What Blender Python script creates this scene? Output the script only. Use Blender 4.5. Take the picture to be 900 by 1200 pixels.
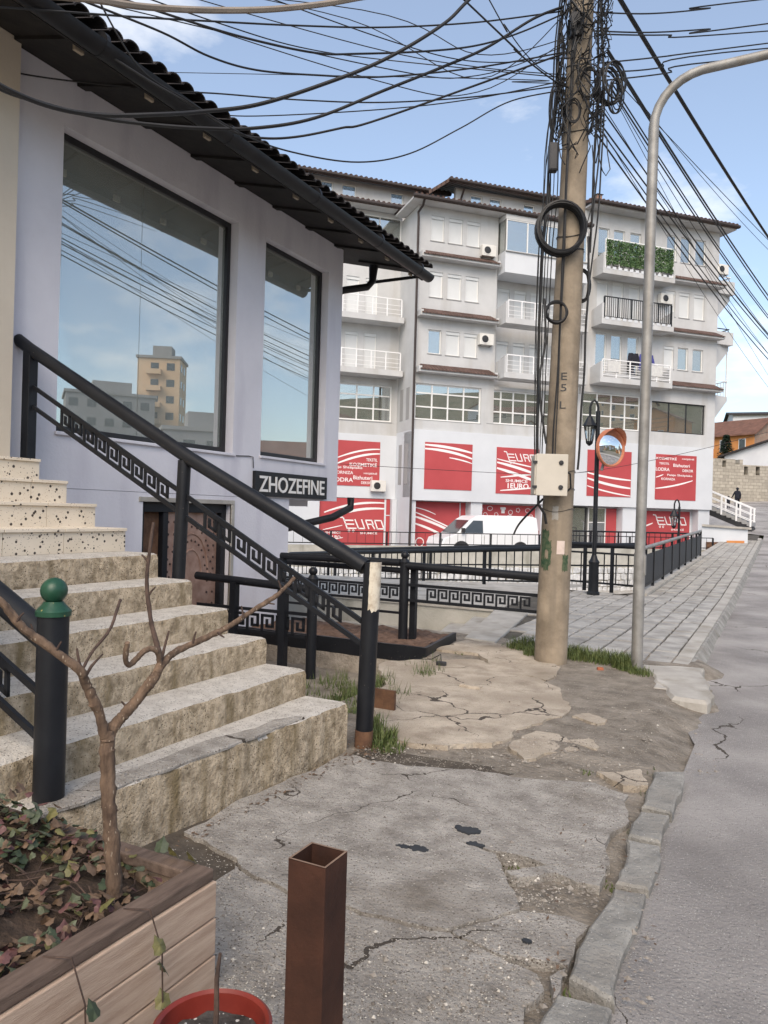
import bpy, bmesh, math, random
from mathutils import Vector, Matrix, noise
random.seed(7)
S = bpy.context.scene
for o in list(bpy.data.objects): bpy.data.objects.remove(o)
R = math.radians
# ---------------------------------------------------------------- camera
H = 1.55; YAW = R(27.2); ROLL = R(1.6)
cam = bpy.data.objects.new('camera', bpy.data.cameras.new('camera')); S.collection.objects.link(cam); S.camera = cam
cam.data.sensor_fit = 'HORIZONTAL'; cam.data.sensor_width = 36; cam.data.lens = 36
cam.data.clip_start = .05; cam.data.clip_end = 4000
cam.matrix_world = Matrix.Translation((0, 0, H)) @ Matrix.Rotation(YAW, 4, 'Z') @ Matrix.Rotation(R(90), 4, 'X') @ Matrix.Rotation(ROLL, 4, 'Z')
# ---------------------------------------------------------------- sky, sun, exposure
SUN_EL = R(43); SUN_DIR = Vector((.34, -.94, 0)).normalized()
wd = bpy.data.worlds.new('World'); S.world = wd; wd.use_nodes = True
wn = wd.node_tree.nodes; wl = wd.node_tree.links; bg = wn['Background']
sky = wn.new('ShaderNodeTexSky'); sky.sky_type = 'NISHITA'; sky.sun_disc = False
sky.sun_elevation = SUN_EL; sky.sun_rotation = math.atan2(SUN_DIR.x, SUN_DIR.y)
sky.air_density = 1.0; sky.dust_density = 2.0; sky.ozone_density = 1.6; sky.altitude = 400
tc = wn.new('ShaderNodeTexCoord'); mp = wn.new('ShaderNodeMapping'); mp.inputs['Scale'].default_value = (1.0, 1.0, 2.6)
cn = wn.new('ShaderNodeTexNoise'); cn.inputs['Scale'].default_value = 3.1; cn.inputs['Detail'].default_value = 7; cn.inputs['Roughness'].default_value = .58
cr = wn.new('ShaderNodeValToRGB'); cr.color_ramp.elements[0].position = .53; cr.color_ramp.elements[1].position = .82; cr.color_ramp.elements[0].color = (.09,.09,.09,1)
cm = wn.new('ShaderNodeMix'); cm.data_type = 'RGBA'; cm.inputs['B'].default_value = (6.4, 6.3, 6.3, 1)
wl.new(tc.outputs['Generated'], mp.inputs['Vector']); wl.new(mp.outputs['Vector'], cn.inputs['Vector']); wl.new(cn.outputs['Fac'], cr.inputs['Fac'])
wl.new(cr.outputs['Color'], cm.inputs['Factor']); wl.new(sky.outputs['Color'], cm.inputs['A']); wl.new(cm.outputs['Result'], bg.inputs['Color'])
bg.inputs['Strength'].default_value = .13
sl = bpy.data.lights.new('sun', 'SUN'); sl.energy = 1.5; sl.angle = R(45); sl.color = (1, .85, .70)      # broad soft light: the street lies in open shade
so = bpy.data.objects.new('sun', sl); S.collection.objects.link(so)
sv = Vector((SUN_DIR.x * math.cos(SUN_EL), SUN_DIR.y * math.cos(SUN_EL), math.sin(SUN_EL)))
so.rotation_euler = sv.to_track_quat('Z', 'Y').to_euler()
S.view_settings.view_transform = 'Standard'; S.view_settings.look = 'None'; S.view_settings.gamma = 1
S.view_settings.exposure = .93
S.view_settings.use_white_balance = True; S.view_settings.white_balance_temperature = 6800; S.view_settings.white_balance_tint = 8
S.render.engine = 'CYCLES'

# ---------------------------------------------------------------- helpers
cY, sY = math.cos(YAW), math.sin(YAW)
def ray(px, py):
    dx = (px - 450) / 900; dy = -(py - 600) / 900
    r = dx * math.cos(ROLL) - dy * math.sin(ROLL); u = dx * math.sin(ROLL) + dy * math.cos(ROLL)
    return Vector((r * cY - sY, r * sY + cY, u))
CAM = Vector((0, 0, H))
def G(px, py, z=0): d = ray(px, py); return CAM + d * ((z - H) / d.z)
def at(px, py, f): return CAM + ray(px, py) * f
def onX(px, py, x): d = ray(px, py); return CAM + d * (x / d.x)
def onY(px, py, y): d = ray(px, py); return CAM + d * (y / d.y)

class MB:
    def __init__(s): s.v = []; s.f = []
    def add(s, vs, fs, M=None):
        n = len(s.v); s.v += [tuple(M @ Vector(v)) if M else tuple(v) for v in vs]; s.f += [tuple(i + n for i in f) for f in fs]; return s
    def box(s, a, b, M=None):
        x0, y0, z0 = a; x1, y1, z1 = b
        return s.add([(x0,y0,z0),(x1,y0,z0),(x1,y1,z0),(x0,y1,z0),(x0,y0,z1),(x1,y0,z1),(x1,y1,z1),(x0,y1,z1)],
                     [(0,3,2,1),(4,5,6,7),(0,1,5,4),(1,2,6,5),(2,3,7,6),(3,0,4,7)], M)
    def tube(s, pts, r, n=8, cap=True):
        pts = [Vector(p) for p in pts]; k = len(pts); rs = r if isinstance(r, (list, tuple)) else [r] * k
        up = None; vs = []; fs = []
        for i, p in enumerate(pts):
            t = (pts[min(i + 1, k - 1)] - pts[max(i - 1, 0)]).normalized()
            if up is None: up = Vector((0, 0, 1)) if abs(t.z) < .9 else Vector((1, 0, 0))
            a = (up - t * up.dot(t)).normalized(); b = t.cross(a); up = a
            for j in range(n):
                w = 2 * math.pi * j / n + math.pi / n; vs.append(p + (a * math.cos(w) + b * math.sin(w)) * rs[i])
        for i in range(k - 1):
            for j in range(n): fs.append((i*n+j, i*n+(j+1)%n, (i+1)*n+(j+1)%n, (i+1)*n+j))
        if cap: fs.append(tuple(range(n - 1, -1, -1))); fs.append(tuple((k-1)*n + j for j in range(n)))
        return s.add(vs, fs)
    def lathe(s, prof, n=16, M=None, cap=True):
        vs = []; fs = []
        for r, z in prof:
            for j in range(n): w = 2*math.pi*j/n; vs.append((r*math.cos(w), r*math.sin(w), z))
        for i in range(len(prof)-1):
            for j in range(n): fs.append((i*n+j, i*n+(j+1)%n, (i+1)*n+(j+1)%n, (i+1)*n+j))
        if cap: fs.append(tuple(range(n-1,-1,-1))); fs.append(tuple((len(prof)-1)*n+j for j in range(n)))
        return s.add(vs, fs, M)
    def prism(s, poly, z0, z1, M=None, inset=0):
        "poly counter-clockwise in xy; chamfered top if inset"
        n = len(poly)
        if sum(poly[i][0]*poly[(i+1)%n][1]-poly[(i+1)%n][0]*poly[i][1] for i in range(n)) < 0: poly = poly[::-1]
        vs = [(x,y,z0) for x,y in poly]; fs = [tuple(range(n-1,-1,-1))]
        if inset:
            vs += [(x,y,z1-inset) for x,y in poly]; ip = []
            for i in range(n):
                p0, p, p1 = Vector(poly[i-1]), Vector(poly[i]), Vector(poly[(i+1)%n])
                d = ((p-p0).normalized() + (p1-p).normalized()); d = d.normalized() if d.length > 1e-6 else Vector((1,0))
                ip.append((p.x - d.y*inset, p.y + d.x*inset))
            vs += [(x,y,z1) for x,y in ip]
        else: vs += [(x,y,z1) for x,y in poly]
        L = len(vs)//n
        for l in range(L-1):
            for i in range(n): fs.append((l*n+i, l*n+(i+1)%n, (l+1)*n+(i+1)%n, (l+1)*n+i))
        fs.append(tuple((L-1)*n+i for i in range(n)))
        return s.add(vs, fs, M)
    def strip(s, pts, w, y=0):
        "flat band in xz plane facing -y along pts (x,z); w list of widths"
        k = len(pts); vs = []
        for i in range(k):
            a = Vector(pts[max(i-1,0)]); b = Vector(pts[min(i+1,k-1)]); t = (b-a).normalized(); nn = Vector((-t.y, t.x)); p = Vector(pts[i]); q = w[i]/2
            vs += [(p.x+nn.x*q, y, p.y+nn.y*q), (p.x-nn.x*q, y, p.y-nn.y*q)]
        return s.add(vs, [(2*i, 2*i+1, 2*i+3, 2*i+2) for i in range(k-1)])
    def mesh(s, name, mat, smooth=False):
        m = bpy.data.meshes.new(name); m.from_pydata(s.v, [], s.f); m.update()
        if mat: m.materials.append(mat)
        if smooth:
            m.polygons.foreach_set('use_smooth', [True]*len(m.polygons)); m.set_sharp_from_angle(angle=R(40))
        return m
    def build(s, name, mat, parent=None, smooth=False, bev=0):
        o = bpy.data.objects.new(name, s.mesh(name, mat, smooth)); S.collection.objects.link(o); o.parent = parent
        if bev:
            b = o.modifiers.new('bevel', 'BEVEL'); b.width = bev; b.segments = 2; b.limit_method = 'ANGLE'; b.angle_limit = R(40)
        return o
def link(me, name, parent=None, M=None):
    o = bpy.data.objects.new(name, me); S.collection.objects.link(o); o.parent = parent
    if M is not None: o.matrix_local = M
    return o
def tag(o, label, cat, group=None):
    o['label'] = label; o['category'] = cat
    if group: o['group'] = group
    return o
def struct(o): o['kind'] = 'structure'; return o
def stuff(o): o['kind'] = 'stuff'; return o
def thing(name, label, cat, loc=(0,0,0), rotz=0, group=None):
    o = bpy.data.objects.new(name, None); S.collection.objects.link(o); o.location = loc; o.rotation_euler = (0,0,rotz); o.empty_display_size = .1
    return tag(o, label, cat, group)
def T(x, y, z): return Matrix.Translation((x, y, z))
FRONT = Matrix(((1,0,0,0),(0,0,-1,0),(0,1,0,0),(0,0,0,1)))     # text facing -y
def text(body, w, h, mat, parent, M, name='lettering', ext=.004, left=False, bold=0):
    c = bpy.data.curves.new('t', 'FONT'); c.body = body; c.extrude = ext; c.offset = bold; c.resolution_u = 3
    o = bpy.data.objects.new('t', c); S.collection.objects.link(o); bpy.context.view_layer.update()
    m = bpy.data.meshes.new_from_object(o.evaluated_get(bpy.context.evaluated_depsgraph_get())); bpy.data.objects.remove(o)
    xs = [v.co.x for v in m.vertices]; ys = [v.co.y for v in m.vertices]; x0, x1, y0, y1 = min(xs), max(xs), min(ys), max(ys)
    for v in m.vertices:
        v.co.x = (v.co.x-x0)/(x1-x0)*w - (0 if left else w/2); v.co.y = (v.co.y-y0)/(y1-y0)*h - h/2
    m.materials.clear(); m.materials.append(mat); m.name = name
    return link(m, name, parent, M)

# ---------------------------------------------------------------- materials
def NT(name):
    m = bpy.data.materials.new(name); m.use_nodes = True; t = m.node_tree; return m, t.nodes, t.links, t.nodes['Principled BSDF']
def c4(c): return (c[0], c[1], c[2], 1) if not isinstance(c, (int, float)) else (c, c, c, 1)
def mat(name, c1, c2=None, scale=4, rough=.7, bump=0, bscale=None, metal=0, spec=.4, detail=6, lo=.35, hi=.65, speck=None, streak=None, stretch=(1,1,1), coat=0, crack=0):
    """two-colour noise; speck=(colour, scale, size) chips; streak=(colour, amount) vertical run-off stains"""
    m, n, l, p = NT(name); p.inputs['Roughness'].default_value = rough; p.inputs['Metallic'].default_value = metal; p.inputs['Specular IOR Level'].default_value = spec
    p.inputs['Coat Weight'].default_value = coat
    g = n.new('ShaderNodeNewGeometry'); mpn = n.new('ShaderNodeMapping'); mpn.inputs['Scale'].default_value = stretch; l.new(g.outputs['Position'], mpn.inputs['Vector']); pos = mpn.outputs['Vector']
    c2 = c2 or c1
    nz = n.new('ShaderNodeTexNoise'); nz.inputs['Scale'].default_value = scale; nz.inputs['Detail'].default_value = detail; nz.inputs['Roughness'].default_value = .62; l.new(pos, nz.inputs['Vector'])
    rp = n.new('ShaderNodeValToRGB'); rp.color_ramp.elements[0].position = lo; rp.color_ramp.elements[1].position = hi
    rp.color_ramp.elements[0].color = c4(c1); rp.color_ramp.elements[1].color = c4(c2); l.new(nz.outputs['Fac'], rp.inputs['Fac']); col = rp.outputs['Color']
    if speck:
        for sc, ss, sz in (speck if isinstance(speck, list) else [speck]):
            v = n.new('ShaderNodeTexVoronoi'); v.inputs['Scale'].default_value = ss; v.inputs['Randomness'].default_value = 1; l.new(pos, v.inputs['Vector'])
            vz = n.new('ShaderNodeMath'); vz.operation = 'MULTIPLY'; vz.inputs[1].default_value = sz*2
            sep = n.new('ShaderNodeSeparateColor'); l.new(v.outputs['Color'], sep.inputs['Color']); l.new(sep.outputs['Red'], vz.inputs[0])
            lt = n.new('ShaderNodeMath'); lt.operation = 'LESS_THAN'; l.new(v.outputs['Distance'], lt.inputs[0]); l.new(vz.outputs[0], lt.inputs[1])
            mx = n.new('ShaderNodeMix'); mx.data_type = 'RGBA'; l.new(lt.outputs[0], mx.inputs['Factor']); l.new(col, mx.inputs['A']); mx.inputs['B'].default_value = c4(sc); col = mx.outputs['Result']
    if streak:
        mq = n.new('ShaderNodeMapping'); mq.inputs['Scale'].default_value = (streak[2], streak[2], streak[3]); l.new(g.outputs['Position'], mq.inputs['Vector'])
        ns = n.new('ShaderNodeTexNoise'); ns.inputs['Scale'].default_value = 1; ns.inputs['Detail'].default_value = 4; l.new(mq.outputs['Vector'], ns.inputs['Vector'])
        rs = n.new('ShaderNodeMapRange'); rs.inputs['From Min'].default_value = .52; rs.inputs['From Max'].default_value = .72; rs.inputs['To Max'].default_value = streak[1]; l.new(ns.outputs['Fac'], rs.inputs['Value'])
        mx = n.new('ShaderNodeMix'); mx.data_type = 'RGBA'; l.new(rs.outputs['Result'], mx.inputs['Factor']); l.new(col, mx.inputs['A']); mx.inputs['B'].default_value = c4(streak[0]); col = mx.outputs['Result']
    if crack:
        wz = n.new('ShaderNodeTexNoise'); wz.inputs['Scale'].default_value = 2.5; wz.inputs['Detail'].default_value = 8; l.new(pos, wz.inputs['Vector'])
        va = n.new('ShaderNodeVectorMath'); va.operation = 'MULTIPLY_ADD'; va.inputs[1].default_value = (.55,.55,.55); l.new(wz.outputs['Color'], va.inputs[0]); l.new(pos, va.inputs[2])
        ve = n.new('ShaderNodeTexVoronoi'); ve.feature = 'DISTANCE_TO_EDGE'; ve.inputs['Scale'].default_value = crack; l.new(va.outputs[0], ve.inputs['Vector'])
        mk = n.new('ShaderNodeTexNoise'); mk.inputs['Scale'].default_value = 1.1; l.new(pos, mk.inputs['Vector'])
        wd_ = n.new('ShaderNodeMapRange'); wd_.inputs['From Min'].default_value = .45; wd_.inputs['From Max'].default_value = .62; wd_.inputs['To Max'].default_value = .011*crack; l.new(mk.outputs['Fac'], wd_.inputs['Value'])
        lt = n.new('ShaderNodeMath'); lt.operation = 'LESS_THAN'; l.new(ve.outputs['Distance'], lt.inputs[0]); l.new(wd_.outputs['Result'], lt.inputs[1])
        mx = n.new('ShaderNodeMix'); mx.data_type = 'RGBA'; l.new(lt.outputs[0], mx.inputs['Factor']); l.new(col, mx.inputs['A']); mx.inputs['B'].default_value = (.075,.062,.05,1); col = mx.outputs['Result']
    l.new(col, p.inputs['Base Color'])
    if bump:
        nb = n.new('ShaderNodeTexNoise'); nb.inputs['Scale'].default_value = bscale or scale*4; nb.inputs['Detail'].default_value = 7; nb.inputs['Roughness'].default_value = .65; l.new(pos, nb.inputs['Vector'])
        bp = n.new('ShaderNodeBump'); bp.inputs['Strength'].default_value = 1; bp.inputs['Distance'].default_value = bump; l.new(nb.outputs['Fac'], bp.inputs['Height']); l.new(bp.outputs['Normal'], p.inputs['Normal'])
    return m
def glassmat(name, tint, refl, rough=0.0, ior=1.5, haze=0):
    m, n, l, p = NT(name); n.remove(p); out = n['Material Output']
    tr = n.new('ShaderNodeBsdfTransparent'); tr.inputs['Color'].default_value = c4(tint); gl = n.new('ShaderNodeBsdfGlossy'); gl.inputs['Roughness'].default_value = rough; gl.inputs['Color'].default_value = (.93,.96,.95,1)
    fr = n.new('ShaderNodeFresnel'); fr.inputs['IOR'].default_value = ior; ad = n.new('ShaderNodeMath'); ad.operation = 'ADD'; ad.use_clamp = True; ad.inputs[1].default_value = refl; l.new(fr.outputs['Fac'], ad.inputs[0])
    mx = n.new('ShaderNodeMixShader'); l.new(ad.outputs[0], mx.inputs['Fac']); l.new(tr.outputs[0], mx.inputs[1]); l.new(gl.outputs[0], mx.inputs[2]); res = mx
    if haze:  # diffuse white mixed in to imitate the pale bright haze on the panes
        df = n.new('ShaderNodeBsdfDiffuse'); df.inputs['Color'].default_value = (.74,.76,.70,1); m2 = n.new('ShaderNodeMixShader'); g = n.new('ShaderNodeNewGeometry'); nz = n.new('ShaderNodeTexNoise'); nz.inputs['Scale'].default_value = 1.3; nz.inputs['Detail'].default_value = 6
        l.new(g.outputs['Position'], nz.inputs['Vector']); mr_ = n.new('ShaderNodeMapRange'); mr_.inputs['To Min'].default_value = haze*.5; mr_.inputs['To Max'].default_value = haze*1.5; l.new(nz.outputs['Fac'], mr_.inputs['Value']); l.new(mr_.outputs['Result'], m2.inputs['Fac']); l.new(mx.outputs[0], m2.inputs[1]); l.new(df.outputs[0], m2.inputs[2]); res = m2
    l.new(res.outputs[0], out.inputs['Surface'])
    return m
def tilemat(name, c1, c2, per, axis, depth):
    "roof tile courses as fine relief for far roofs"
    m = mat(name, c1, c2, 1.5, .8); n = m.node_tree.nodes; l = m.node_tree.links; p = n['Principled BSDF']
    tcx = n.new('ShaderNodeTexCoord'); w = n.new('ShaderNodeTexWave'); w.wave_type = 'BANDS'; w.bands_direction = axis; w.inputs['Scale'].default_value = per
    l.new(tcx.outputs['Object'], w.inputs['Vector']); bp = n.new('ShaderNodeBump'); bp.inputs['Distance'].default_value = depth; l.new(w.outputs['Fac'], bp.inputs['Height']); l.new(bp.outputs['Normal'], p.inputs['Normal'])
    return m
def brickmat(name, c1, c2, mortar, w, h, swz):
    m, n, l, p = NT(name); p.inputs['Roughness'].default_value = .9
    g = n.new('ShaderNodeTexCoord'); sp = n.new('ShaderNodeSeparateXYZ'); cb = n.new('ShaderNodeCombineXYZ'); l.new(g.outputs['Object'], sp.inputs[0])
    l.new(sp.outputs[swz[0]], cb.inputs[0]); l.new(sp.outputs[swz[1]], cb.inputs[1]); b = n.new('ShaderNodeTexBrick'); l.new(cb.outputs[0], b.inputs['Vector'])
    b.inputs['Color1'].default_value = c4(c1); b.inputs['Color2'].default_value = c4(c2); b.inputs['Mortar'].default_value = c4(mortar); b.inputs['Scale'].default_value = 1
    b.inputs['Brick Width'].default_value = w; b.inputs['Row Height'].default_value = h; b.inputs['Mortar Size'].default_value = .02; b.inputs['Bias'].default_value = 0
    nz = n.new('ShaderNodeTexNoise'); nz.inputs['Scale'].default_value = 3; l.new(g.outputs['Object'], nz.inputs['Vector'])
    mx = n.new('ShaderNodeMix'); mx.data_type = 'RGBA'; mx.blend_type = 'MULTIPLY'; mx.inputs['Factor'].default_value = .7; l.new(b.outputs['Color'], mx.inputs['A']); l.new(nz.outputs['Color'], mx.inputs['B'])
    rp = n.new('ShaderNodeMapRange'); l.new(nz.outputs['Fac'], rp.inputs['Value']); rp.inputs['To Min'].default_value = .5; rp.inputs['To Max'].default_value = 1.4
    l.new(rp.outputs['Result'], mx.inputs['B']); l.new(mx.outputs['Result'], p.inputs['Base Color']); return m

M = {}
M['asphalt'] = mat('asphalt', (.25,.235,.225), (.43,.405,.385), .8, .92, .024, 60, detail=12, speck=[((.56,.54,.51), 70, .12), ((.15,.14,.13), 80, .13), ((.50,.48,.45), 110, .15)], streak=((.17,.155,.145), .85, .45, .45), crack=.35)
M['concrete'] = mat('cracked_concrete', (.24,.22,.195), (.49,.46,.42), 6, .93, .030, 50, lo=.30, hi=.64, detail=11, speck=[((.62,.59,.53), 62, .13), ((.15,.13,.11), 55, .13), ((.64,.61,.55), 34, .05), ((.20,.17,.14), 100, .18)], streak=((.20,.17,.135), .7, 1.3, 1.3), crack=.9)
M['plateau'] = mat('dusty_concrete', (.30,.25,.195), (.56,.49,.40), 3.6, .95, .022, 34, lo=.32, hi=.66, detail=11, speck=[((.60,.55,.47), 80, .13), ((.17,.14,.11), 75, .13)], streak=((.23,.185,.135), .85, 1.8, 1.8), crack=1.4)
M['dirt'] = mat('dirt', (.18,.155,.125), (.34,.30,.25), 4.5, .97, .04, 30, speck=[((.36,.34,.30), 48, .14)])
M['cracksoil'] = mat('dark_crack_soil', (.055,.045,.035), (.11,.092,.072), 8, .97, .01, 50)
M['kerb'] = mat('kerb_stone', (.20,.195,.18), (.38,.37,.34), 6, .88, .02, 30, detail=10, speck=[((.14,.135,.13), 90, .13), ((.55,.54,.51), 80, .1)], streak=((.14,.12,.10), .5, 3, 3))
M['paver'] = mat('paver', (.24,.23,.215), (.46,.445,.415), 2.6, .86, .008, 60, lo=.32, hi=.66, detail=10, streak=((.20,.185,.165), .6, 3, 3))
M['joint'] = mat('joint', (.05,.045,.038), (.11,.098,.08), 5, .95, .01, 40)
M['palecon'] = mat('pale_concrete', (.33,.31,.28), (.48,.46,.42), 2, .9, .008, 40, streak=((.2,.18,.14), .6, 2.5, .6))
M['retain'] = mat('retaining_concrete', (.36,.35,.31), (.50,.485,.44), 1.3, .92, .008, 30, streak=((.15,.145,.11), .8, 1.8, .3))
M['riser'] = mat('step_riser', (.25,.20,.135), (.57,.475,.35), 16, .93, .03, 40, lo=.34, hi=.60, detail=10, speck=[((.10,.08,.05), 60, .13), ((.13,.10,.06), 110, .16)], streak=((.20,.155,.085), .95, 10, 1.4))
M['tread'] = mat('step_tread', (.43,.40,.36), (.61,.58,.53), 12, .9, .016, 70, lo=.3, hi=.6, speck=[((.17,.155,.14), 75, .19), ((.58,.55,.50), 90, .15)])
M['terrazzo'] = mat('terrazzo_tile', (.68,.60,.48), (.76,.68,.56), 3, .5, 0, speck=[((.05,.04,.035), 24, .15), ((.10,.07,.055), 52, .15), ((.45,.34,.24), 55, .10)])
M['rust'] = mat('rusty_steel', (.028,.012,.008), (.068,.027,.016), 6, .78, .002, 60, lo=.3, hi=.7, spec=.3, streak=((.095,.04,.022), .5, 14, 1.2))
M['rustedge'] = mat('rusty_edge', (.16,.10,.07), (.25,.17,.12), 14, .7)
M['blackpaint'] = mat('black_paint', (.008,.009,.012), (.014,.016,.020), 3, .45, .0012, 30, spec=.3, speck=((.13,.11,.10), 26, .045))
M['greenpaint'] = mat('green_paint', (.008,.045,.025), (.02,.075,.045), 8, .35, .0006, 60, speck=((.25,.22,.08), 30, .07))
M['worn'] = mat('worn_cream_paint', (.62,.57,.47), (.40,.33,.25), 18, .8, .002, 40, lo=.45, hi=.68)
M['lilac'] = mat('lilac_render', (.64,.63,.675), (.70,.69,.735), 1.2, .9, .004, 26, speck=((.25,.23,.25), 7, .02), streak=((.42,.40,.47), .5, 2.2, .4))
M['beige'] = mat('beige_render', (.56,.49,.40), (.62,.55,.45), 1.2, .9, .003, 30)
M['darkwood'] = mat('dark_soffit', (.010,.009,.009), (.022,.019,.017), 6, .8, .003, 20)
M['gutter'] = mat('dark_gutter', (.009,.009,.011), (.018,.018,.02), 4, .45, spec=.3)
M['rafter'] = mat('rafter_end', (.30,.25,.19), (.40,.34,.26), 12, .85)
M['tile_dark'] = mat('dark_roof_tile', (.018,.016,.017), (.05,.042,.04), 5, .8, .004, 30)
M['frame'] = mat('black_window_frame', (.010,.010,.012), (.018,.018,.02), 4, .35)
M['glass'] = glassmat('shop_glass', (.92,.96,.93), .50, 0, 1.5, .19)
M['signblack'] = mat('sign_black', (.008,.008,.01), (.012,.012,.014), 4, .5)
M['signwhite'] = mat('sign_white', (.75,.73,.70), (.80,.78,.75), 4, .5)
M['copper'] = mat('copper_door', (.30,.18,.135), (.46,.31,.25), 7, .5, .003, 30, metal=.35)
M['stud'] = mat('dark_stud', (.06,.04,.035), (.09,.06,.05), 7, .5, metal=.4)
M['bark'] = mat('bark', (.065,.042,.03), (.20,.135,.092), 34, .9, .006, 95, stretch=(1,1,.35), detail=10, lo=.32, hi=.68, speck=((.30,.24,.18), 110, .12))
M['barkd'] = mat('dark_bark', (.045,.03,.025), (.10,.065,.05), 30, .88, .003, 90)
M['plank'] = mat('planter_plank', (.38,.275,.205), (.52,.40,.31), 5, .7, .003, 40, stretch=(6,.8,9))
M['plankdark'] = mat('planter_rim', (.085,.058,.045), (.16,.115,.09), 8, .75, .002, 40, stretch=(5,.8,5))
M['soil'] = mat('soil', (.030,.021,.016), (.085,.058,.042), 14, .97, .02, 40)
M['redsoil'] = mat('red_soil', (.09,.055,.04), (.20,.125,.09), 12, .97, .03, 30)
M['perlite'] = mat('potting_soil', (.03,.028,.026), (.09,.085,.08), 25, .95, .01, 70, speck=((.55,.55,.53), 70, .2))
M['redpot'] = mat('red_pot', (.15,.018,.012), (.21,.03,.02), 6, .45)
for i, (a, b) in enumerate([((.028,.042,.022),(.058,.078,.042)), ((.085,.085,.03),(.16,.145,.055)), ((.085,.055,.035),(.17,.11,.07)), ((.075,.032,.032),(.14,.068,.062)), ((.055,.065,.04),(.11,.125,.075))]):
    M['leaf%d' % i] = mat('ivy_leaf_%d' % i, a, b, 30, .55)
M['polecon'] = mat('pole_concrete', (.19,.155,.115), (.34,.28,.21), 3, .92, .006, 40, streak=((.17,.145,.115), .75, 7, .6))
M['cable'] = mat('black_cable', (.010,.010,.011), (.018,.018,.019), 5, .55)
M['cablegrey'] = mat('grey_cable', (.20,.17,.14), (.26,.22,.18), 5, .6)
M['boxgrey'] = mat('cabinet_beige', (.50,.465,.40), (.56,.52,.45), 3, .6)
M['galv'] = mat('galvanised_steel', (.21,.205,.195), (.33,.325,.31), 5, .55, .001, 50, metal=.35, streak=((.20,.165,.12), .5, 10, .5))
M['stub'] = mat('rusty_sheet', (.08,.04,.025), (.17,.09,.05), 9, .85, .004, 40)
M['grass'] = mat('grass', (.045,.075,.02), (.13,.155,.05), 20, .7)
M['stone'] = mat('loose_stone', (.17,.15,.13), (.31,.285,.25), 9, .9)
M['stonepale'] = mat('pale_aggregate', (.42,.39,.34), (.60,.57,.51), 30, .9)
M['stonedark'] = mat('dark_aggregate', (.09,.08,.07), (.17,.15,.13), 30, .9)
M['tar'] = mat('tar_spot', (.022,.025,.03), (.035,.038,.042), 9, .6)
M['ewall'] = mat('facade_grey_white', (.46,.467,.475), (.54,.547,.555), .7, .9, .003, 20, streak=((.38,.36,.33), .6, 1.1, .10))
M['ewhite'] = mat('facade_white', (.55,.575,.61), (.61,.635,.67), .5, .85)
M['shutter'] = mat('roller_shutter', (.58,.60,.61), (.64,.66,.67), .8, .6)
M['eframe'] = mat('white_pvc', (.70,.70,.69), (.76,.76,.75), 2, .5)
M['eglass'] = glassmat('window_glass', (.55,.60,.60), .36, .0, 1.5, .10)
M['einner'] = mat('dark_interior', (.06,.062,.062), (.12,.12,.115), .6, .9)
M['ered'] = mat('red_poster', (.40,.058,.064), (.45,.07,.076), .6, .55)
M['eprint'] = mat('poster_white', (.78,.76,.76), (.82,.80,.80), 1, .6)
M['etile'] = tilemat('brown_tile', (.085,.05,.04), (.15,.09,.075), 1.6, 'X', .08)
M['etile2'] = tilemat('brown_tile_courses', (.08,.05,.042), (.13,.085,.07), 1.3, 'X', .06)
M['egutter'] = mat('brown_gutter', (.035,.026,.024), (.05,.038,.035), 2, .6)
M['whiterail'] = mat('white_railing', (.74,.75,.76), (.80,.80,.81), 3, .5)
M['hedge'] = mat('artificial_hedge', (.05,.11,.045), (.12,.20,.08), 5, .8)
M['acwhite'] = mat('ac_white', (.62,.61,.58), (.70,.69,.66), 3, .5)
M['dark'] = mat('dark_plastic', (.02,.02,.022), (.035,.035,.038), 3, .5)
M['cloth'] = mat('dark_cloth', (.012,.013,.02), (.022,.023,.034), 8, .95)
M['clothw'] = mat('pale_cloth', (.5,.5,.5), (.62,.62,.6), 8, .95)
M['clothb'] = mat('blue_cloth', (.05,.06,.2), (.08,.08,.3), 8, .95)
M['skin'] = mat('skin', (.45,.28,.2), (.5,.32,.24), 8, .6)
M['vanpaint'] = mat('van_white', (.74,.75,.76), (.78,.79,.80), 1, .3, coat=.4)
M['vanglass'] = mat('van_glass', (.025,.03,.032), (.04,.045,.05), 2, .08, spec=.8)
M['tyre'] = mat('tyre', (.018,.018,.018), (.03,.03,.03), 8, .85)
M['rim'] = mat('rim', (.3,.3,.31), (.4,.4,.41), 8, .4, metal=.7)
M['lampglass'] = glassmat('lantern_glass', (.8,.82,.8), .1)
M['mirror'] = mat('mirror', (.85,.87,.88), None, 1, .02, metal=1)
M['orange'] = mat('orange_rim', (.50,.17,.09), (.57,.22,.12), 5, .5)
M['castle'] = brickmat('stone_wall', (.33,.30,.25), (.46,.42,.35), (.24,.22,.19), .62, .30, (0, 2))
M['cladding'] = mat('white_stone', (.42,.43,.44), (.68,.69,.70), 3.5, .8, .01, 20)
M['orangewall'] = mat('orange_render', (.52,.20,.06), (.60,.26,.09), 1, .9)
M['redbrick'] = brickmat('red_brick', (.30,.10,.07), (.38,.15,.10), (.3,.25,.2), .25, .08, (0, 2))
M['whitewall'] = mat('white_render', (.60,.61,.63), (.68,.69,.70), .6, .9)
M['redtile'] = tilemat('red_tile', (.17,.085,.06), (.26,.13,.09), 2.2, 'Y', .08)
M['conifer'] = mat('conifer', (.012,.03,.016), (.03,.055,.028), 3, .9)
M['earth'] = mat('earth', (.16,.15,.12), (.24,.22,.17), .05, .97, .05, 3)
M['hillgrass'] = mat('hill', (.06,.075,.035), (.16,.14,.085), .08, .97)
M['mannequin'] = mat('mannequin', (.66,.63,.58), (.70,.67,.62), 4, .35)
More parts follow.
